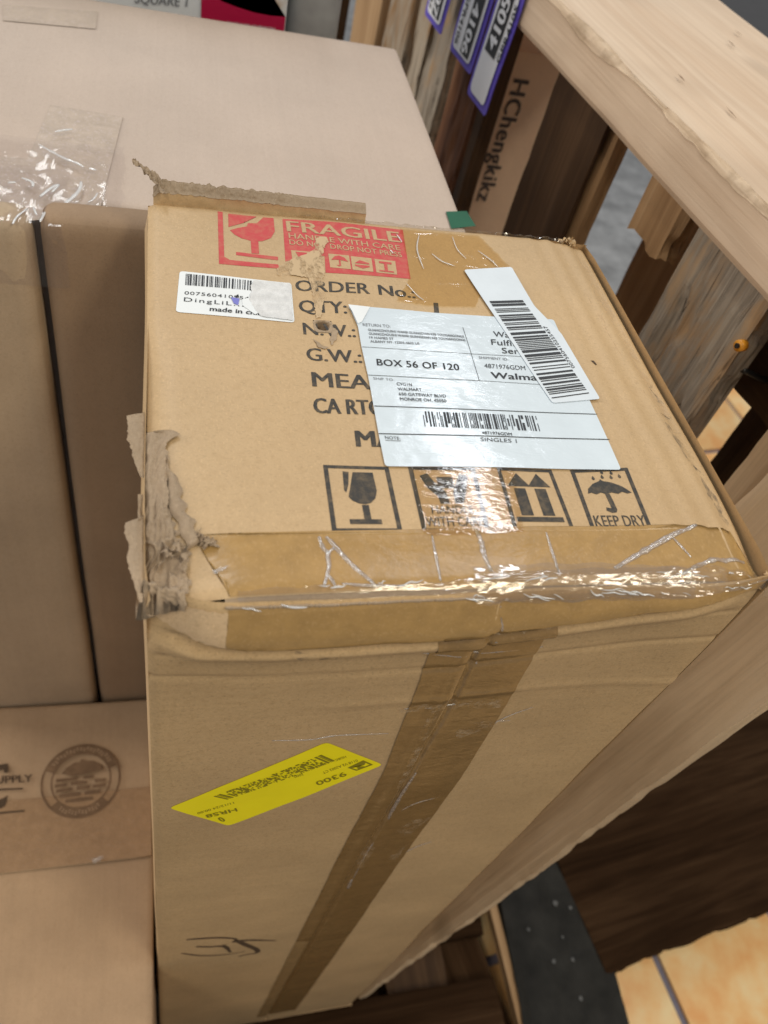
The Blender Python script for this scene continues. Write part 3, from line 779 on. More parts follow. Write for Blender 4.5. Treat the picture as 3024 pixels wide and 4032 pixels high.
# ---- shipping label
z3 = lambda p: (1300+p[0]/1.3825, 1000+p[1]/1.3825)
C3 = lambda p: T(z3(p))
lab = roundpoly([C3(p) for p in [(150, 292), (560, 325), (1215, 360), (1578, 1185), (298, 1160), (262, 985), (205, 670), (168, 505), (150, 400), (118, 330), (95, 290)]], .0016)
slab = sheet('shipping_label', [lab], S_top, E0*6.5, M_label, carton, .005)
LZ = E0*8
lettering('label_lettering', [
    ("BOX 56 OF 120", (255, 613), (702, 641), (250, 576), .022, 1.05),
    ("Walmart", (890, 455), (1098, 470), (884, 424), .004), ("Fulfillment", (877, 500), (1170, 515), (872, 468), .004), ("Services", (935, 546), (1160, 556), (930, 514), .004),
    ("4871976GDM", (838, 627), (1062, 638), (834, 602), 0), ("Walmart", (876, 683), (1190, 697), (870, 648), .03),
    ("CVG1N", (361, 723), (444, 728), (358, 706), .004), ("WALMART", (367, 751), (497, 756), (364, 734), .004),
    ("650 GATEWAY BLVD", (373, 778), (629, 790), (370, 761), .004), ("MONROE OH, 45050", (379, 806), (631, 817), (376, 788), .004),
    ("4871976GDM", (822, 991), (986, 1000), (819, 974), .004), ("SINGLES 1", (815, 1030), (1012, 1039), (812, 1008), .002), ("NOTE:", (298, 1014), (381, 1021), (294, 996), .002)], C3, S_top, LZ, M_black, slab)
lettering('label_lettering', [
    ("RETURN TO:", (177, 400), (327, 410), (174, 384), 0), ("SHIPMENT ID:", (808, 577), (968, 586), (805, 563), 0), ("SHIP TO:", (235, 691), (348, 700), (231, 677), 0),
    ("GUANGZHOUSHI WANSI GUANGDIAN KEJI YOUXIANGONGS", (206, 427), (728, 462), (203, 414), .012), ("GUANGZHOUSHI WANSI GUANGDIAN KEJI YOUXIANGONGS", (210, 447), (735, 482), (207, 434), .012),
    ("19 HAMES ST", (213, 468), (345, 476), (210, 455), .012), ("ALBANY NY, 12203-4603 US", (218, 489), (485, 501), (215, 476), .012)], C3, S_top, LZ, M_grayink, slab)
def rule(a, b_, wd): return strokes([C3(a), C3(b_)], wd)
rl = rule((172, 512), (766, 551), .00022)+rule((766, 551), (1060, 564), .00022)+rule((720, 405), (766, 551), .00022)+rule((766, 551), (809, 697), .00022)+rule((205, 666), (809, 697), .00028)+rule((809, 697), (1140, 715), .00022)+rule((238, 835), (1449, 881), .00042)+rule((262, 985), (1514, 1021), .00048)+rule((299, 1021), (381, 1026), .00022)
sheet('label_rules', rl, S_top, LZ, M_black, slab, .01)
def bars(TL, TR, BR, BL, conv, n, seed, miss=0, seg=1):
    rnd = random.Random(seed); m4 = quad_map(TL, TR, BR, BL, conv); out = []
    tot = 0; ws = []
    while len(ws) < n*2: ws.append(rnd.choice((1, 1, 2, 3, 1, 2)))
    S_ = sum(ws); x = 0
    for i, wv in enumerate(ws):
        if i % 2 == 0:
            for k in range(seg):
                if rnd.random() >= miss:
                    a0, a1 = k/seg, (k+1)/seg
                    out.append([m4(x/S_, a0), m4((x+wv)/S_, a0), m4((x+wv)/S_, a1), m4(x/S_, a1)])
        x += wv
    return out
sheet('label_barcode', bars((498, 865), (1120, 890), (1143, 974), (512, 948), C3, 46, 5, .10, 4), S_top, LZ, M_black, slab, .012)
sheet('violet_mark', [[C3((145, 346)), C3((186, 342)), C3((167, 362))]], S_top, LZ, M_violet, slab, None)
# lifted corner of the label
pk = [C3((95, 290)), C3((215, 298)), C3((170, 380)), C3((148, 392)), C3((120, 332))]
bm = bmesh.new(); polys(bm, [pk]); drape(bm, lambda u, v, o: S_top(u, v, o+.0006*max(0, (C3((150, 392))[0]-u)*100+.8)), LZ, .002); bm_obj('lifted_corner', bm, M_labelS, slab, True)
# barcode strip over the label's right part
stl = sheet('barcode_strip', [roundpoly([C3(p) for p in [(726, 90), (985, 78), (1110, 290), (1255, 440), (1466, 798), (1206, 820)]], .0016)], S_top, E0*9.5, M_label2, carton, .006)
SZ = E0*11
sheet('strip_barcode', [[(a[0], a[1]), (b_[0], b_[1]), (c_[0], c_[1]), (d_[0], d_[1])] for a, b_, c_, d_ in bars((865, 262), (1210, 806), (1412, 778), (1045, 258), C3, 36, 11)], S_top, SZ, M_black, stl, .012)
lettering('strip_number', [("007560410255457", (1330, 628), (1172, 400), (1311, 632), 0)], C3, S_top, SZ, M_black, stl)
# small white label
z2 = lambda p: (600+p[0]/1.8433, 800+p[1]/1.8433)
C2 = lambda p: T(z2(p))
sl = sheet('product_label', [roundpoly([C2(p) for p in [(198, 497), (1008, 578), (1032, 868), (170, 794)]], .0018)], S_top, E0*2, M_labelS, carton, .006)
sheet('product_barcode', bars((243, 518), (725, 564), (722, 634), (238, 600), C2, 32, 3), S_top, E0*3.5, M_black, sl, .012)
lettering('product_lettering', [("00756041025457", (232, 668), (780, 712), (235, 643), -.004, 1.1), ("DingLiL...l", (228, 718), (690, 758), (231, 688), -.006, 1.2), ("made in china", (416, 788), (830, 822), (420, 755), .03)], C2, S_top, E0*3.5, M_black, sl)
sheet('torn_layer', [rough_edge([C2(p) for p in [(738, 562), (1000, 582), (1020, 856), (785, 826), (740, 770), (700, 700), (720, 640), (712, 600)]], .0005, .0012, 21)], S_top, E0*5, M_labelTorn, sl, .005)
sheet('torn_layer', [rough_edge([C2(p) for p in [(655, 700), (720, 690), (770, 800), (745, 815), (650, 745)]], .0004, .001, 22)], S_top, E0*4.5, M_labelS, sl, .005)
sheet('violet_mark', [[C2((570, 690)), C2((632, 700)), C2((622, 748)), C2((590, 735))]], S_top, E0*5.5, M_violet, sl, None)
sheet('black_mark', [[C2((590, 690)), C2((622, 668)), C2((630, 692))]], S_top, E0*6, M_black, sl, None)

# ---- scuffs, small tears
for k, (pl, sd) in enumerate(((TT([(2610, 1615), (2720, 1610), (2800, 1700), (2790, 1850), (2720, 1800), (2650, 1700)]), 1), (TT([(2560, 1480), (2640, 1500), (2700, 1590), (2610, 1560)]), 2), (TT([(2740, 1800), (2850, 1950), (2900, 2050), (2840, 2000)]), 3))):
    sheet('scuff', [rough_edge(pl, .002, .003, sd)], S_top, E0, M_smudge, carton, .01)
sheet('scuff', [strokes([T((2612, 1612)), T((2650, 1622)), T((2690, 1612)), T((2705, 1618))], lambda t: .0007*(1-abs(2*t-1))+.0002)[i] for i in range(3)], S_top, E0*2, M_marker, carton, None)
sheet('ink_speck', [rough_edge(TT([(2325, 1420), (2338, 1418), (2352, 1432), (2346, 1436)]), .0002, .001, 3)], S_top, E0, M_marker, carton, None)
sheet('pale_rub', [TT([(2200, 950), (2290, 960), (2480, 1300), (2700, 1680), (2640, 1690), (2400, 1300)])], S_top, E0, M_rub, carton, .01)
sheet('scuff', [FF([(1150, 2515), (1320, 2528), (1320, 2560), (1180, 2553)])], S_front, E0, M_smudge, carton, .003)

for pl in ([(1700, 2780), (1730, 2790), (1640, 2990), (1570, 3110), (1560, 3090)], [(1790, 2880), (1900, 2840), (1990, 2845), (1800, 2910)], [(1560, 3270), (1620, 3230), (1700, 3215), (1600, 3300)], [(1530, 3380), (1600, 3330), (1560, 3400)], [(1400, 3400), (1450, 3330), (1480, 3340), (1420, 3430)], [(1560, 2770), (1980, 2755), (1970, 2790), (1570, 2800)]):
    sheet('tape_scratch', [rough_edge(FF(pl), .001, .003, pl[0][0])], S_front, E0*5, M_rub, carton, (.0014, .002))
# ---- yellow sticker on the front
z4 = lambda p: (500+p[0]/1.3825, 2400+p[1]/1.3825)
C4 = lambda p: F(z4(p))
ys = sheet('yellow_sticker', [roundpoly([C4(p) for p in [(228, 1070), (1083, 713), (1392, 838), (552, 1168)]], .003)], S_front, E0*2, M_yellow, carton, .008)
FZ = E0*3.5
rnd = random.Random(4); pl = []
m4 = quad_map((470, 1005), (1060, 778), (1135, 812), (545, 1022), C4)
for i in range(74):
    for j in range(9):
        u = .085+i/74*.83
        if rnd.random() < .5: pl.append([m4(u, j/9), m4(u+.0105, j/9), m4(u+.0105, (j+1)/9), m4(u, (j+1)/9)])
for u0, wd in ((0, .018), (.03, .008), (.045, .02), (.93, .02), (.96, .008), (.972, .022)): pl.append([m4(u0, 0), m4(u0+wd, 0), m4(u0+wd, 1), m4(u0, 1)])
sheet('sticker_code', pl, S_front, FZ, M_yink, ys, None)
lettering('sticker_lettering', [("9300", (1182, 873), (1022, 925), (1198, 893), .015), ("HRS8", (592, 1068), (425, 1106), (602, 1086), .02), ("0", (512, 1118), (490, 1124), (540, 1140), .02),
    ("11/12/24 00:00", (578, 1034), (380, 1092), (584, 1045), 0), ("ULN 27 4651", (1090, 818), (985, 856), (1096, 829), 0), ("0118 V2 A2002 CT", (1250, 806), (1060, 872), (1258, 818), 0), ("HDBC", (1188, 786), (1130, 806), (1194, 797), 0), ("3000", (955, 876), (905, 892), (962, 888), 0)], C4, S_front, FZ, M_yink, ys)
m4 = quad_map((1200, 852), (1285, 812), (1338, 836), (1248, 868), C4); A = lambda l: [m4(u, v) for u, v in l]
sheet('sticker_emblem', [A([(0, 0), (1, 0), (1, .14), (0, .14)]), A([(0, .86), (1, .86), (1, 1), (0, 1)]), A([(0, .14), (.1, .14), (.1, .86), (0, .86)]), A([(.9, .14), (1, .14), (1, .86), (.9, .86)]), A([(.1, .7), (.45, .75), (.7, .4), (.9, .6), (.9, .86), (.1, .86)]), A([(.2, .14), (.6, .14), (.45, .5), (.25, .45)])], S_front, FZ, M_yink, ys, None)

# ---- handwriting 35 in marker, low on the front
z7 = lambda p: (p[0]/1.659, 3300+p[1]/1.659)
hw = []
for st, wd in (([(1218, 662), (1300, 655), (1420, 648), (1530, 655), (1545, 672)], .0030), ([(1280, 706), (1350, 708), (1420, 704), (1480, 692)], .0028), ([(1400, 704), (1470, 706), (1505, 742)], .0032), ([(1185, 752), (1300, 764), (1420, 762), (1540, 748), (1600, 735)], .0022),
    ([(1530, 678), (1545, 668), (1600, 690), (1668, 720), (1680, 745), (1600, 760), (1560, 770)], .0036), ([(1540, 668), (1650, 664), (1800, 668)], .003)):
    p2 = [v.to_2d() for v in spline([(*F(z7(p)), 0) for p in st], 5)]
    hw += strokes(p2, lambda t, wd=wd: 1.5*wd*(.55+.45*math.sin(PI*min(1, t*1.1+.1))))
sheet('handwritten_number', hw, S_front, E0, M_marker, carton, None)

# ---- wrinkles in the tape, as thin ridges of plastic
def ridge_tubes(name, lines, surf, conv, mat, flat=.32, k=1.5):
    for pts, r in lines:
        pp = [v for v in spline([(*conv(p), 0) for p in pts], 6)]
        pp = [surf(v.x, v.y, E0*2) for v in pp]
        V, Fc = tube(pp, lambda t, r=r: k*r*(.35+.65*math.sin(PI*(.08+.84*t)))*(1+.45*nz(t*14, r*9000, 1)), 7, flat, Vector((0, 0, 1)) if surf is S_top else Vector((0, 1, 0)))
        o = mesh_obj(name, V, Fc, mat, carton, True)
    return o
ridge_tubes('tape_wrinkle', [([(1256, 2113), (1275, 2160), (1300, 2172)], .0006), ([(1284, 2114), (1320, 2150), (1400, 2235), (1482, 2310)], .0007), ([(1318, 2155), (1292, 2180), (1296, 2230), (1275, 2312)], .0006), ([(1292, 2180), (1285, 2165)], .0005), ([(1294, 2265), (1322, 2312)], .0005),
    ([(2420, 2238), (2520, 2178), (2640, 2112), (2740, 2068)], .0009), ([(2642, 2112), (2680, 2150), (2722, 2196)], .0004), ([(2690, 2258), (2790, 2208), (2880, 2188), (2968, 2175)], .0008), ([(1868, 2082), (1892, 2130), (1905, 2180), (1935, 2255)], .0008), ([(1700, 2108), (1720, 2200), (1735, 2288)], .0004), ([(2148, 2100), (2180, 2190), (2200, 2260)], .0004),
    ([(1345, 2300), (1450, 2306), (1600, 2305)], .0004)], S_top, T, M_wrinkle)
ridge_tubes('tape_wrinkle', [([(1660, 2566), (1780, 2578), (1960, 2572), (2140, 2552)], .0007), ([(1962, 2360), (1955, 2440), (1900, 2570), (1850, 2680)], .0005), ([(1850, 2680), (1760, 2850), (1640, 3040), (1585, 3120)], .0004), ([(1640, 3040), (1585, 3120), (1540, 3200), (1530, 3225)], .0011), ([(1530, 3225), (1430, 3390), (1340, 3560)], .0006), ([(1385, 3465), (1370, 3500)], .0012), ([(1575, 3192), (1640, 3160), (1740, 3135)], .0009), ([(1590, 2790), (1760, 2780), (1960, 2765)], .0006), ([(1740, 2880), (1860, 2850), (2010, 2842)], .0005), ([(1070, 2910), (1220, 2905), (1330, 2890), (1530, 2885)], .0005), ([(2100, 2790), (1990, 2830), (1920, 2870)], .0004), ([(1570, 3375), (1640, 3340), (1700, 3320)], .0006)], S_front, F, M_wrinkle, .4, 1.2)

# ---- crumpled film along the front top edge
def edge_strip(name, x0, x1, nu, nv, wtop, wfront, amp, mat, seed, lift=.0006, fq=1.0):
    def f(u, v):
        t = v
        s = (t-.5)*2
        if s < 0: p = Vector((u, C45 + (-s)*wtop(u), 0)); p.z = ztop(u, max(p.y, C45))
        else: p = Vector((u, 0, -C45 - s*wfront(u))); p.y = yfront(u, p.z)
        no = Vector((0, -.7, .7)) if abs(s) < .3 else (Vector((0, -.2, .98)) if s < 0 else Vector((0, -.98, .2)))
        ed = ss(0, .12, t)*ss(1, .88, t)
        a = (amp(u) if callable(amp) else amp)*min(1.5, .25+1.5*max(0, nz(u*26, seed, 4)+.32))
        d = nz(u*38*fq+seed, t*7+u*30, 1.1)*.7 + .55*abs(nz(u*85*fq, t*11+seed+u*40, 2.2)) + .12*nz(u*190*fq, t*22, seed)
        return p + no*(lift + a*(.5+d)*ed) + Vector((0, 0, .0005*nz(u*130, t*4, 7)*(1-ed)))
    V, Fc = grid(lin(x0, x1, nu), lin(0, 1, nv), f)
    return mesh_obj(name, V, Fc, mat, carton, False)
edge_strip('crumpled_film', .030, .245, 300, 20, lambda x: .0015+.004*ss(.09, .14, x)+.0025*abs(nz(x*60, 1, 1)), lambda x: .0002+(.0034+.002*abs(nz(x*70, 4, 1)))*ss(.10, .13, x)*ss(.26, .17, x), lambda x: .0005+.0007*ss(.09, .13, x), M_edgefilm, 3.3)
edge_strip('crumpled_film', .112, .200, 150, 18, lambda x: .008+.003*nz(x*60, 2, 1)-.004*ss(.17, .2, x), lambda x: .0030+.002*nz(x*70, 3, 1), .0011, M_edgefilm, 8.8, .0012, 1.3)
rs_ = random.Random(11)
for k in range(34):  # short white streaks as painted glints along the crumpled edge film
    x = rs_.uniform(.108, .236) if k < 28 else rs_.uniform(.03, .1); up_ = rs_.random() < .55; Lx = rs_.uniform(.002, .011); sl = rs_.uniform(-.25, .25); r_ = rs_.uniform(.00022, .0005)
    pts_ = []
    for q in range(5):
        xx = x+Lx*(q/4-.5); dd = .0012+rs_.uniform(0, .0006)+abs(sl)*Lx*(q/4)+(rs_.random()*.0004)+(.0025*((k*7) % 5)/5 if up_ else .0012*((k*3) % 4)/4)
        pts_.append(S_top(xx, max(C45, dd), .0014) if up_ else S_front(xx, -max(C45, dd), .0014))
    V, Fc = tube(spline(pts_, 3), lambda t: r_*(.25+.75*math.sin(PI*(.05+.9*t))), 6, .6); mesh_obj('film_fold_glint', V, Fc, M_fold_glint, carton, True)
for pts_, r_ in (([(1650, 925), (1642, 985), (1668, 1060)], .0004), ([(1700, 1000), (1740, 1030), (1790, 1048)], .0004), ([(1600, 1120), (1640, 1165), (1668, 1185)], .0003), ([(1780, 935), (1800, 985), (1835, 1020)], .0003), ([(1560, 925), (1582, 955)], .0004), ([(1535, 985), (1548, 1000)], .0004), ([(1880, 990), (1935, 1030), (1960, 1055)], .0004)):  # whitened glint lines on the torn clear tape
    pp = [S_top(v.x, v.y, E0*6) for v in spline([(*T(p), 0) for p in pts_], 5)]
    V, Fc = tube(pp, lambda t: r_*(.3+.7*math.sin(PI*(.06+.88*t)))*(1+.5*nz(t*12, r_*9000, 3)), 6, .5); mesh_obj('film_fold_glint', V, Fc, M_fold_glint, carton, True)
# torn grey fibre along the open edge
V, Fc = [], []
pp = [Vector((x, yfront(x, -.0030)-.0003, -.0028+.0006*nz(x*80, 1, 5))) for x in lin(.026, .116, 120)]
tube(pp, lambda t: .0010*(.6+.5*abs(nz(t*60, 3, 1))+.4*nz(t*150, 1, 8)), 7, .7, Vector((0, 1, 0)), V, Fc)
mesh_obj('torn_fibre', V, Fc, M_liner, carton, False)
# film along the back top edge
def back_film(u, v):
    y = D-.004+v*.007; z = ztop(u, min(y, D-C45)) if y < D-C45 else -.0015-(y-D+C45)*1.2
    return Vector((u, y, z+.0012+.0016*abs(nz(u*140, v*6, 3))+.0008*nz(u*300, v*9, 8)))
V, Fc = grid(lin(.075, .225, 160), lin(0, 1, 8), back_film); mesh_obj('crumpled_film', V, Fc, M_edgefilm, carton, False)

# ---- torn flap standing up along the back edge
def slab_sheet(name, outline_top, base, thick, mat, mat2=None): pass
N = 120; X0, X1 = .004, T((1440, 880))[0]
def flap_top(t): return .0084 - .0018*t - .004*ss(.03, 0, t)
def flap_face(u, v):
    x = X0+(X1-X0)*u; h = flap_top(u)*(.60+.10*nz(u*9, 1, 1)+.04*nz(u*40, 1, 2))
    return Vector((x, D-.0022+.0012*v+.0005*nz(u*22, v*2, 2), ztop(x, D-.010)*.3-.0035+(h+.0035)*v))
V, Fc = grid(lin(0, 1, N), lin(0, 1, 6), flap_face); fo = mesh_obj('torn_flap', V, Fc, M_kraft, carton, True)
def flap_inner(u, v):
    p = flap_face(u, 1.0); x = p.x; rag = ss(.72, .55, u)
    zt = flap_top(u)+rag*(.0009*nz(u*30, 3, 3)+.0006*nz(u*90, 3, 4)+.0004*nz(u*240, 1, 4))
    f = ss(0, 1, v)
    return Vector((x+.0006*rag*nz(u*70, v*3, 6), p.y-.0003+.0056*v+rag*.0007*nz(u*50, v*5, 2), p.z+(zt-p.z)*f+rag*(.0005*abs(nz(u*60, v*4, 8))+.0003*nz(u*260, v*9, 9))))
V, Fc = grid(lin(0, 1, 260), lin(0, 1, 12), flap_inner); mesh_obj('torn_edge', V, Fc, M_liner, fo, True)
def flap_back(u, v):
    p = flap_inner(u, 1.0); return Vector((p.x, p.y+.0004, p.z-(p.z+.004)*v))
V, Fc = grid(lin(0, 1, N), lin(0, 1, 4), flap_back); mesh_obj('flap_back', V, Fc, M_kraft, fo, True)
# ragged spur at the flap's left end
def spur(u, v):
    x = .009-.014*u; wv = (1-u)**.7*.006+.0025
    return Vector((x+.0015*nz(u*6, v*3, 4), D-.001+.016*u+wv*(v-.5)+.0012*nz(u*9, v*4, 1), .0075+.004*u+.0030*nz(u*5, v*3, 7)+.0016*nz(u*14, v*9, 2)))
V, Fc = grid(lin(0, 1, 34), lin(0, 1, 12), spur); mesh_obj('torn_spur', V, Fc, M_liner, carton, True)

# ---- torn liner flaps and crushed pulp on the left edge
def paper(name, fn, nu, nv, mat, parent, smooth=True):
    V, Fc = grid(lin(0, 1, nu), lin(0, 1, nv), fn); return mesh_obj(name, V, Fc, mat, parent, smooth)
def left_flap(pxa, pxb, out, seed, name='torn_liner_flap'):
    ya, yb = T(pxa)[1], T(pxb)[1]
    def f(u, v):      # v along the edge, u outwards
        y = ya+(yb-ya)*v
        prof = out*(ss(0, .10, v)*(1-.85*v**2.2))*(.85+.18*nz(v*9, seed, 1)+.12*nz(v*30, seed, 2))
        return Vector((.0006-prof*u, y+.002*u*nz(v*4, seed, 3), -.003+prof*(.55*u-.5*u*u)+.0004*nz(u*6, v*12, seed)))
    return paper(name, f, 10, 44, M_liner, carton)
left_flap((552, 1600), (552, 1860), .0078, 2.2)
left_flap((552, 2005), (552, 2350), .0068, 5.7)
def exposed(u, v):      # bared liner along the left edge
    y0, y1 = .004, T((555, 1690))[1]
    y = y0+(y1-y0)*v
    wd = .0075+.006*ss(.5, 0, v)+.0045*gs((v-.955)/.035)+.0012*nz(v*12, 2, 2)+.0007*nz(v*45, 3, 2)
    if v > .985: wd *= (1-v)/.015
    x = .0012+wd*u
    return Vector((x, y, ztop(max(x, C45), y)+.0014+.0012*math.sin(u*9+nz(v*5, 1, 1)*2)*.6*(1-.3*u)+.0007*nz(u*8, v*20, 4)))
paper('bared_liner', exposed, 22, 110, M_liner, carton)
def curl(u, v):         # top sheet curling back beside the bared strip
    y0, y1 = .020, T((610, 1800))[1]
    y = y0+(y1-y0)*v
    x0 = .0085+.006*ss(.55, 0, v)+.0012*nz(v*9, 7, 2)
    wv = (.0058*ss(0, .1, v)*ss(1, .55, v))*(.9+.3*nz(v*12, 3, 8))
    x = x0+wv*u
    return Vector((x, y+.001*u*nz(v*6, 5, 1), ztop(x, y)+.0009+.0022*math.sin(PI*min(1, u*1.02))*(.6+.4*nz(v*7, 2, 2))+.0003*nz(u*9, v*30, 1)))
paper('curled_paper', curl, 12, 80, M_liner, carton)
rnd = random.Random(12)
def crumple(name, c, size, n, mat, parent, seed, squash=(1, 1, 1), cluster=.6):
    rnd = random.Random(seed)
    V, Fc = [], []
    for k in range(n):
        ctr = Vector((c[0]+rnd.uniform(-1, 1)*size*cluster*squash[0], c[1]+rnd.uniform(-1, 1)*size*cluster*squash[1], c[2]+rnd.uniform(-.6, .6)*size*cluster*squash[2]))
        e = Matrix.Rotation(rnd.uniform(0, 6.3), 3, 'Z') @ Matrix.Rotation(rnd.uniform(-1.1, 1.1), 3, 'X') @ Matrix.Rotation(rnd.uniform(-.9, .9), 3, 'Y')
        s1, s2 = size*rnd.uniform(.5, 1.0), size*rnd.uniform(.3, .7); b0 = len(V); nn = 9
        cv = rnd.uniform(-2, 2)
        for j in range(nn):
            for i in range(nn):
                u, v = i/(nn-1)-.5, j/(nn-1)-.5
                ed = 1+.35*nz(u*6+k*9, v*6, seed)
                z = size*(.30*nz(u*2.6+k*5, v*2.6, seed*1.7)+.12*nz(u*7, v*7+k*3, seed)+cv*.25*(u*u))
                q = e @ Vector((u*s1*ed, v*s2*ed, z)); V.append(ctr+q)
        for j in range(nn-1):
            for i in range(nn-1): Fc.append((b0+j*nn+i, b0+j*nn+i+1, b0+(j+1)*nn+i+1, b0+(j+1)*nn+i))
    return mesh_obj(name, V, Fc, mat, parent, True)
def crushed(u, v):
    # v: 0 on the front below the edge, 1 on the top further back; u: across
    s_ = v*.053-.006
    wd = .0145-.005*ss(.45, 1, v)+.004*nz(v*9, 2, 5)+.0022*nz(v*26, 1, 5)
    x = -.0012+wd*u
    if s_ < 0: x = max(x, .0012); p = Vector((x, yfront(max(x, C45), s_)-.0006, s_)); no = Vector((-.15, -.9, .35))
    else: p = Vector((x, s_, ztop(max(x, C45), max(s_, C45)))); no = Vector((-.15, -.35, .92))
    rd = lambda q: 1-abs(q)*2.2
    h = .0026*max(0, rd(nz(x*150+4*nz(v*5, x*60, 2), s_*26, 3.3)))+.0017*rd(nz(x*330, s_*60, 6.1))+.0008*nz(x*700, s_*260, 2)
    ed = min(1, 6*(1-u))*min(1, 5*(1-v))*min(1, 8*v)
    return p+no.normalized()*(.0004+max(-.0012, h-.0012)*(.25+.75*ed))
V, Fc = grid(lin(0, 1, 90), lin(0, 1, 150), crushed); mesh_obj('crushed_corner', V, Fc, M_liner, carton, True)
crumple('crushed_corner', (.0110, .018, .0004), .0075, 5, M_liner, carton, 3, (.75, .95, .30))
crumple('crushed_corner', (.0205, .0225, .0008), .006, 5, M_liner, carton, 8, (.7, .7, .3))
crumple('crushed_corner', (.240, .003, -.004), .008, 8, M_kraft, carton, 23, (.5, .5, .8))
crumple('crushed_corner', (.228, D-.002, -.0005), .007, 6, M_kraft, carton, 29, (1.4, .3, .3))
sheet('bared_liner', [rough_edge([(.004, -.004), (.027, -.0045), (.0265, -.018), (.010, -.016), (.004, -.013)], .0008, .001, 31)], S_front, E0*2, M_torn, carton, .003)
V, Fc = [], []
crp = TT([(838, 2238), (900, 2222), (890, 2240), (842, 2252)])
sheet('film_scrap', [crp], lambda u, v, o: S_top(u, v, .0008+.0008*nz(u*400, v*400, 1)), 0, M_wrinkle, carton, .001)

# ------------------------------------------------------------------ other cartons
def box_thing(name, label, cat, x0, x1, y0, y1, z0, z1, mat, group=None, warp=.001, rr=.004, yaw=0, nx=26, ny=26, nz_=26, seed=0):
    """closed carton with rounded, slightly wavy panels; returns the root"""
    c = Vector(((x0+x1)/2, (y0+y1)/2, z0)); root = empty(name, c, label, cat, group)
    R3 = Matrix.Rotation(yaw, 3, 'Z')
    hx, hy, hz = (x1-x0)/2, (y1-y0)/2, (z1-z0)
    def w3(x, y, z):
        n = warp*Vector((nz(x*7+seed, y*7, z*7), nz(y*7, z*7+seed, x*7), nz(z*7, x*7, y*7+seed)))
        return c + R3 @ (Vector((x, y, z))+n)
    def dens(a, b_, n): return sorted(set([a, a+.0025, a+.006]+lin(a+.012, b_-.012, n)+[b_-.006, b_-.0025, b_]))
    def rnd_(x, y, z):
        # pull corners in to a rounded box
        q = Vector((min(max(x, -hx+rr), hx-rr), min(max(y, -hy+rr), hy-rr), min(max(z, rr), hz-rr)))
        d = Vector((x, y, z))-q
        return tuple(q+d.normalized()*rr) if d.length > 1e-9 else (x, y, z)
    def panel(nm, fn, us, vs_):
        V, Fc = grid(us, vs_, lambda u, v: w3(*rnd_(*fn(u, v))))
        return mesh_obj(nm, V, Fc, mat, root, True)
    X, Y, Z = dens(-hx, hx, nx), dens(-hy, hy, ny), dens(0, hz, nz_)
    panel('top_panel', lambda u, v: (u, v, hz), X, Y); panel('front_panel', lambda u, v: (u, -hy, v), X, Z)
    panel('back_panel', lambda u, v: (u, hy, v), [-hx, 0, hx], [0, hz]) ; panel('side_panel', lambda u, v: (-hx, u, v), Y, Z); panel('side_panel', lambda u, v: (hx, u, v), Y, Z)
    return root
def flat_on(z):  return lambda u, v, o=0: Vector((u, v, z+o))
def upright(y):  return lambda u, v, o=0: Vector((u, y-o, v))
# wide beige carton behind
ZB = -.03
by0 = .272
a = at(1520, 170, 2, ZB); b_ = at(1850, 880, 2, ZB)
beige = box_thing('flat_carton', 'wide plain beige carton with pale tape on its smooth lid', 'cardboard box', -.34, .1905, by0, .548, -.95, ZB, M_beige, warp=.0003, yaw=0, seed=4)
beige.rotation_euler = (0, 0, math.radians(-1.2)); beige.location = Vector(((-.34+.1905)/2, (by0+.548)/2, -.95)) + Vector((0.001, .002, 0))
CB = lambda p: tuple(at(p[0], p[1], 2, ZB)[:2])
SB = flat_on(ZB)
R12 = Matrix.Rotation(math.radians(1.2), 4, 'Z')
def on_beige(o):
    # built in world space: undo the carton's own turn
    off = o.parent.location
    for v in o.data.vertices:
        v.co = R12.to_3x3() @ v.co
    return o
zb1 = lambda p: (p[0]/1.659, p[1]/1.659)
for nm, pl, mt in (('pale_tape', [(330, 690), (803, 768), (640, 1420), (0, 1460), (0, 1030), (185, 1040)], M_tape_pale), ('pale_tape', [(20, 35), (640, 80), (625, 195), (20, 140)], M_tape_pale)):
    on_beige(sheet(nm, [[CB(zb1(p)) for p in pl]], SB, .0006, mt, beige, .02))
on_beige(sheet('green_tape', [[CB(p) for p in [(1754, 838), (1836, 836), (1872, 895), (1775, 905)]]], SB, .0009, M_green, beige, .02))
# two narrow brown cartons standing side by side in front of it
yL = .2435
xa = at(176, 1322, 1, yL)[0]; xb = at(199, 1322, 1, yL)[0]
brown = box_thing('slim_carton', 'tall brown carton half hidden behind the left edge of the battered carton', 'cardboard box', xb, .085, yL, yL+.024, -.95, -.024, M_brown_shaded, 'brown cartons standing side by side', rr=.0085, warp=.0016, seed=9, nx=14, ny=5, nz_=60)
brown2 = box_thing('slim_carton', 'tall brown carton at the left picture edge with stretch film on its top', 'cardboard box', -.25, xa, yL-.001, yL+.023, -.95, -.026, M_brown, 'brown cartons standing side by side', rr=.0085, warp=.0016, seed=19, nx=14, ny=5, nz_=60)
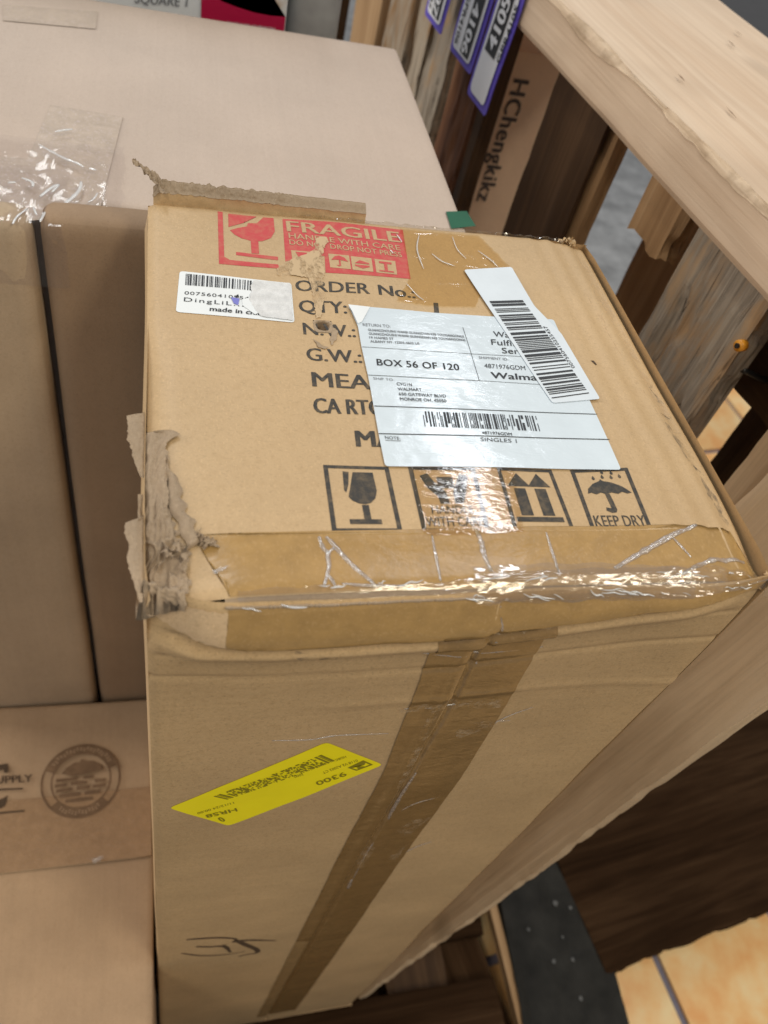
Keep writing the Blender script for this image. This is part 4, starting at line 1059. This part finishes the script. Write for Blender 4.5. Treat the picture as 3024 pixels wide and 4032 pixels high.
# low carton with the round emblem
ZE = -.545
emb = box_thing('emblem_carton', 'low brown carton with a round dark emblem and cut-off lettering on its taped lid', 'cardboard box', -.42, -.0022, -.30, .2405, -.95, ZE, M_brown2, warp=.0015, seed=29)
CE = lambda p: tuple(at(p[0], p[1], 2, ZE)[:2])
SE = flat_on(ZE)
ys_ = CE((285, 3408))[1]
o_t = sheet('lid_tape_shaded', [[(-.42, ys_-.001), (-.004, ys_+.0005), (-.004, ys_+.062), (-.42, ys_+.060)]], SE, .0016, tape('lid_tape_shaded', (.36, .235, .14, 1), .26, .5), emb, .02)  # tape tinted darker to carry the shade beside the taller cartons
V, Fc = tube([Vector((x, ys_+.0008*nz(x*30, 1, 1), ZE+.0012)) for x in lin(-.42, -.004, 30)], .0007, 6, .7); mesh_obj('lid_seam', V, Fc, M_inside, emb, True)
o_c = sheet('film_scrap', [[CE(p) for p in [(360, 3388), (405, 3372), (412, 3382), (372, 3405)]]], lambda u, v, o: Vector((u, v, ZE+.003+.001*nz(u*600, v*600, 1))), 0, M_wrinkle, emb, .002)
cxy = CE((320, 3075)); r0 = .0345
M_emblem = ink('emblem_ink', (.17, .105, .062, 1), .35, (.4, .8), 90, (.46, .30, .18, 1))
em = []
def arc(r1, r2, a0, a1, n=24):
    out = []
    for i in range(n):
        s0, s1 = a0+(a1-a0)*i/n, a0+(a1-a0)*(i+1)/n
        out.append([(cxy[0]+r1*math.cos(s0), cxy[1]+r1*math.sin(s0)), (cxy[0]+r2*math.cos(s0), cxy[1]+r2*math.sin(s0)), (cxy[0]+r2*math.cos(s1), cxy[1]+r2*math.sin(s1)), (cxy[0]+r1*math.cos(s1), cxy[1]+r1*math.sin(s1))])
    return out
em += arc(r0*.945, r0, 0, 2*PI, 64)+arc(r0*.72, r0*.755, 0, 2*PI, 48)
em += arc(r0*.755, r0*.945, .35, PI-.35, 30)+arc(r0*.755, r0*.945, PI+.75, 2*PI-.75, 24)
def E2(l): return [(cxy[0]+x*r0, cxy[1]+y*r0) for x, y in l]
em += [E2([(-.50, .22), (-.40, .36), (-.20, .50), (-.06, .50), (-.02, .58), (.10, .52), (.30, .50), (.48, .38), (.55, .25), (.40, .20), (.10, .16), (-.2, .12)])]
for y, x0, x1 in ((.04, -.62, -.1), (.06, .05, .3), (-.10, -.64, -.35), (-.08, -.25, .15), (-.06, .35, .62), (-.24, -.60, -.2), (-.22, -.1, .22), (-.20, .3, .62), (-.38, -.52, .0), (-.36, .1, .50), (-.52, -.36, .3)):
    em += [E2([(x0, y-.045), (x1, y-.03), (x1, y+.055), (x0, y+.045)])]
sheet('round_emblem', em, SE, .0022, M_emblem, emb, None)
# pale marks standing for the worn ring lettering
pm = []
for a0, a1, n in ((.55, PI-.55, 20), (PI+.95, 2*PI-.95, 13)):
    for i in range(n):
        a = a0+(a1-a0)*(i+.5)/n; da = (a1-a0)/n*.30
        for q in range(2):
            rr0 = r0*(.80+.055*q+.02*((i*7+q*3) % 3)); 
            pm += [[(cxy[0]+rr0*math.cos(a-da), cxy[1]+rr0*math.sin(a-da)), (cxy[0]+(rr0+r0*.026)*math.cos(a-da), cxy[1]+(rr0+r0*.026)*math.sin(a-da)), (cxy[0]+(rr0+r0*.026)*math.cos(a+da), cxy[1]+(rr0+r0*.026)*math.sin(a+da)), (cxy[0]+rr0*math.cos(a+da), cxy[1]+rr0*math.sin(a+da))]]
wm = sheet('emblem_worn_marks', pm, SE, .0026, M_brown2, emb, None); wm['kind'] = 'stuff'
zE = lambda p: CE((p[0]/1.8433, 2600+p[1]/1.8433))
lettering('lid_lettering', [("SUPPLY", (-75, 905), (236, 888), (-75, 848), .035)], zE, SE, .0022, M_marker, emb, None)
sheet('lid_logo', [[zE(p) for p in q] for q in ([(-60, 775), (60, 755), (64, 822), (34, 826), (28, 800), (-60, 812)], [(-60, 1085), (-60, 1040), (20, 1010), (62, 985), (40, 1060), (10, 1080)], [(-60, 940), (168, 932), (168, 944), (-60, 954)], [(-60, 1112), (178, 1092), (178, 1104), (-60, 1126)])], SE, .0022, M_marker, emb, None)

# slim upright carton with HChengkikz lettering
YH = .70
CH = lambda p: (lambda q: (q[0], q[2]))(at(p[0], p[1], 1, YH))
hl, hz_ = CH((2022, 196)); hr = hl+.095
hc = box_thing('slim_upright_carton', 'slim upright brown carton lettered HChengkikz seen through the gap between two slats', 'cardboard box', hl-.035, hr, YH, YH+.07, -.95, hz_, M_hc, rr=.002, warp=.0006, seed=39, nx=8, ny=6, nz_=50)
p0, p1 = CH((2024, 311)), CH((1888, 790))
hcap = CH((2084, 330))[0]-p0[0]
bm = bmesh.new(); text_into(bm, "HChengkikz", p0, (p0[0]+.0004, p1[1]), (p0[0]+hcap, p0[1]), None, .035, 1.08, False)
drape(bm, upright(YH), .0009, None); bm_obj('carton_lettering', bm, plain('lettering_ink', (.075, .06, .055, 1), .6, .3, .25, 200), hc)

# white product carton with red band, and a grey carton beside it
yW = .585
xr = at(1130, 60, 1, yW)[0]
M_whitebox = plain('white_carton_print', (.72, .76, .80, 1), .35, .5, .02, 30)
M_redband = plain('red_band', (.42, .006, .055, 1), .35, .5)
M_photo = NT('printed_picture'); c = M_photo.ramp(M_photo.noise(24, 3, .6), [(.38, (.62, .62, .62)), (.5, (.45, .30, .18)), (.56, (.70, .70, .71)), (.66, (.04, .045, .05))]); M_photo = M_photo.set(c, .35, None, .5)
wb = box_thing('white_carton', 'white product carton with a crimson band standing behind the beige carton', 'box', -.30, xr, yW, yW+.12, -.46, .075, M_whitebox, rr=.002, warp=.0004, seed=49, nx=8, ny=6, nz_=14)
CW = lambda p: (lambda q: (q[0], q[2]))(at(p[0], p[1], 1, yW))
SW = upright(yW)
zw = lambda p: CW((700+p[0]/1.659, p[1]/1.659))
zb_ = CW((1125, 125))[1]-.02
sheet('printed_picture', [[(CW((800, 0))[0], .06), (xr-.0012, .06), (xr-.0012, zb_+.02), (CW((790, 75))[0], zb_+.02)]], SW, .0009, M_photo, wb, None)
cr = [zw((278, 0)), zw((380, 40)), zw((500, 78)), zw((600, 98)), zw((715, 108))]
L0 = CW((786, 0)); L1 = CW((793, 74))
sheet('red_band', [[(L1[0], zb_), (xr-.0012, zb_), (xr-.0012, cr[-1][1]), cr[3], cr[2], cr[1], cr[0], (cr[0][0]-.012, .022), (L0[0], .045)]], SW, .0014, M_redband, wb, None)
lettering('band_lettering', [("MASSAGE CUSHION", (318, 150), (630, 192), (322, 132), 0)], zw, SW, .0018, M_tagwhite, wb, None)
lettering('white_carton_lettering', [("SQUARE 1", (530, 8), (735, 24), (533, -32), .01)], lambda p: CW((p[0], p[1])), SW, .0014, M_grayink, wb, None)
gb = box_thing('grey_carton', 'silver grey carton in the gap beside the white carton', 'box', at(1140, 60, 1, .61)[0], at(1342, 100, 1, .61)[0], .61, .70, -.46, .09, plain('silver_grey_board', (.30, .30, .30, 1), .35, .5, .25, 24), rr=.012, warp=.0006, seed=59, nx=6, ny=6, nz_=10)

# ------------------------------------------------------------------ purple number cards on the wall
TO = OFF-.0035
def card(num, a0, a1, zb, label, code, seed):
    root = empty('number_card', wp((a0+a1)/2, TO, zb), label, 'label card', 'purple number cards hanging on the pallet beam')
    wd = a1-a0; ht = .155; bend = .0
    def S_(u, v, o=0): return wp(a1 - u, TO - o - .004*ss(.10, 0, v) + .0008*nz(u*30, v*20, seed), zb+v)
    bm = bmesh.new(); polys(bm, [roundpoly([(0, 0), (wd, 0), (wd, ht), (0, ht)], .004)]); drape(bm, S_, 0, .01)
    ret = bmesh.ops.solidify(bm, geom=bm.faces[:], thickness=.0006)
    bm_obj('card', bm, M_purple, root)
    m = .0058
    bm = bmesh.new(); polys(bm, [roundpoly([(m, m), (wd-m, m), (wd-m, ht-m), (m, ht-m)], .006)]); drape(bm, S_, .0012, .01); bm_obj('card_panel', bm, M_tagwhite, root)
    return root, S_, wd, ht, m
def at_wall(px, py): 
    r = ray(px, py); n = np.array(NV); t = (TO-n@CAM)/(n@r); q = CAM+r*t
    return float(np.array(DV)@q), float(q[2])
a_r, z_r = at_wall(1925, 462)
a1_, _ = at_wall(1860, 345); a2_, z2_ = at_wall(1860, 290); a3_, _ = at_wall(1785, 200); a4_, z4_ = at_wall(1745, 135); a5_, _ = at_wall(1688, 48)
for (num, a0, a1, zb, lab, seed) in (('4105', a_r, a1_, z_r, 'purple card numbered 4105, nearest of the cards under the pale beam', 1), ('4106', a2_-.004, a3_, z2_, 'purple card numbered 4106, between the other two purple cards', 2), ('4107', a4_-.004, a5_, z4_, 'purple card ending in 07, farthest from the pale beam and mostly cut off above', 3)):
    root, S_, wd, ht, m = card(num, a0, a1, zb, lab, None, seed)
    # black plate with the number running along the card, the small code beside it
    up = num == '4105'
    if up: pl0, pl1, vb, t0, t1, tx_, u0, h2, c0, c1 = .0108, .0325, .043, .048, .087, 'GPR4105', .0362, .0070, .044, .088
    elif num == '4106': pl0, pl1, vb, t0, t1, tx_, u0, h2, c0, c1 = .0245, .0440, .0085, .051, .0105, 'GPR4106', .0095, .0070, .052, .010
    else: pl0, pl1, vb, t0, t1, tx_, u0, h2, c0, c1 = .0200, .0390, .0085, .050, .0100, 'GPR4107', .0078, .0070, .052, .010
    bm = bmesh.new(); polys(bm, [[(pl0, vb), (pl1, vb), (pl1, ht-m-.004), (pl0, ht-m-.004)]]); drape(bm, S_, .0018, .01); pk_ = bm_obj('number_plate', bm, M_black, root)
    hgt = (pl1-pl0)*.70; mid = (pl0+pl1)/2
    bm = bmesh.new()
    if up: text_into(bm, num, (mid+hgt/2, t0), (mid+hgt/2, t1), (mid-hgt/2, t0), None, .05, 1.0, False)
    else: text_into(bm, num, (mid-hgt/2, t0), (mid-hgt/2, t1), (mid+hgt/2, t0), None, .05, 1.0, False)
    drape(bm, S_, .0024, .01); bm_obj('plate_number', bm, M_tagwhite, pk_)
    bm = bmesh.new()
    if up: text_into(bm, tx_, (u0+h2, c0), (u0+h2, c1), (u0, c0), None, .03, 1.05, False)
    else: text_into(bm, tx_, (u0, c0), (u0, c1), (u0+h2, c0), None, .03, 1.05, False)
    drape(bm, S_, .0018, .01); bm_obj('card_code', bm, M_black, root)

# ------------------------------------------------------------------ stretch film
fr_ = empty('stretch_film', (-.06, .25, -.026), 'crumpled clear stretch film over the corner where the left brown carton meets the beige lid', 'plastic film')
def filmsheet(x0, x1, y0, y1, nu, nv, amp, seed, drop=0, base=ZB+.002):
    def f(u, v):
        x = x0+(x1-x0)*u; y = y0+(y1-y0)*v
        z = base
        if y < yL+.004: z -= (yL+.004-y)*drop; y2 = yL+.002-(yL+.004-y)*.12
        else: y2 = y
        d = 1.1*abs(nz(x*30+seed, y*24, 1))+.45*abs(nz(x*60, y*75, seed))+.10*nz(x*150, y*140, seed)
        ed = ss(0, .1, u)*ss(1, .9, u)*ss(1, .85, v)
        return Vector((x+.002*nz(u*8, v*8, seed), y2-amp*.5*d*(1 if drop and y < yL+.004 else 0), z+.0006+amp*d*(.25+.75*ed)))
    V, Fc = grid(lin(0, 1, nu), lin(0, 1, nv), f)
    return mesh_obj('film_layer', V, Fc, M_film, fr_, False)
filmsheet(-.30, -.040, .222, .300, 200, 90, .0042, 1.3, 1.4)
filmsheet(-.110, -.012, .252, .330, 90, 70, .0035, 5.9)
V, Fc = [], []
def fl3(p): q = at(p[0]/1.659, p[1]/1.659, 2, ZB); return Vector((q[0], q[1], ZB+.004))
for pts, r in (([(268, 995), (350, 1040), (430, 1082), (500, 1108), (550, 1135)], .0010), ([(365, 905), (420, 895), (478, 888)], .0009), ([(585, 1142), (632, 1156)], .0008), ([(535, 1232), (520, 1290), (450, 1360), (380, 1400)], .0011), ([(268, 1330), (330, 1280), (385, 1255), (345, 1300)], .0011), ([(150, 1208), (215, 1235), (220, 1265)], .0009), ([(60, 1240), (110, 1236)], .0008), ([(640, 1305), (615, 1345), (580, 1365)], .0006), ([(225, 1400), (245, 1450)], .0007), ([(300, 1430), (268, 1495)], .0008), ([(185, 1410), (120, 1460), (90, 1510)], .0007), ([(400, 1395), (520, 1385), (625, 1400)], .0006)):
    tube(spline([fl3(p) for p in pts], 6), lambda t, r=r: r*(.4+.6*math.sin(PI*(.1+.8*t)))*(1+.4*nz(t*11, r*7000, 2)), 8, .55, Vector((0, 0, 1)), V, Fc)
mesh_obj('film_fold_glint', V, Fc, M_fold_glint, fr_, True)
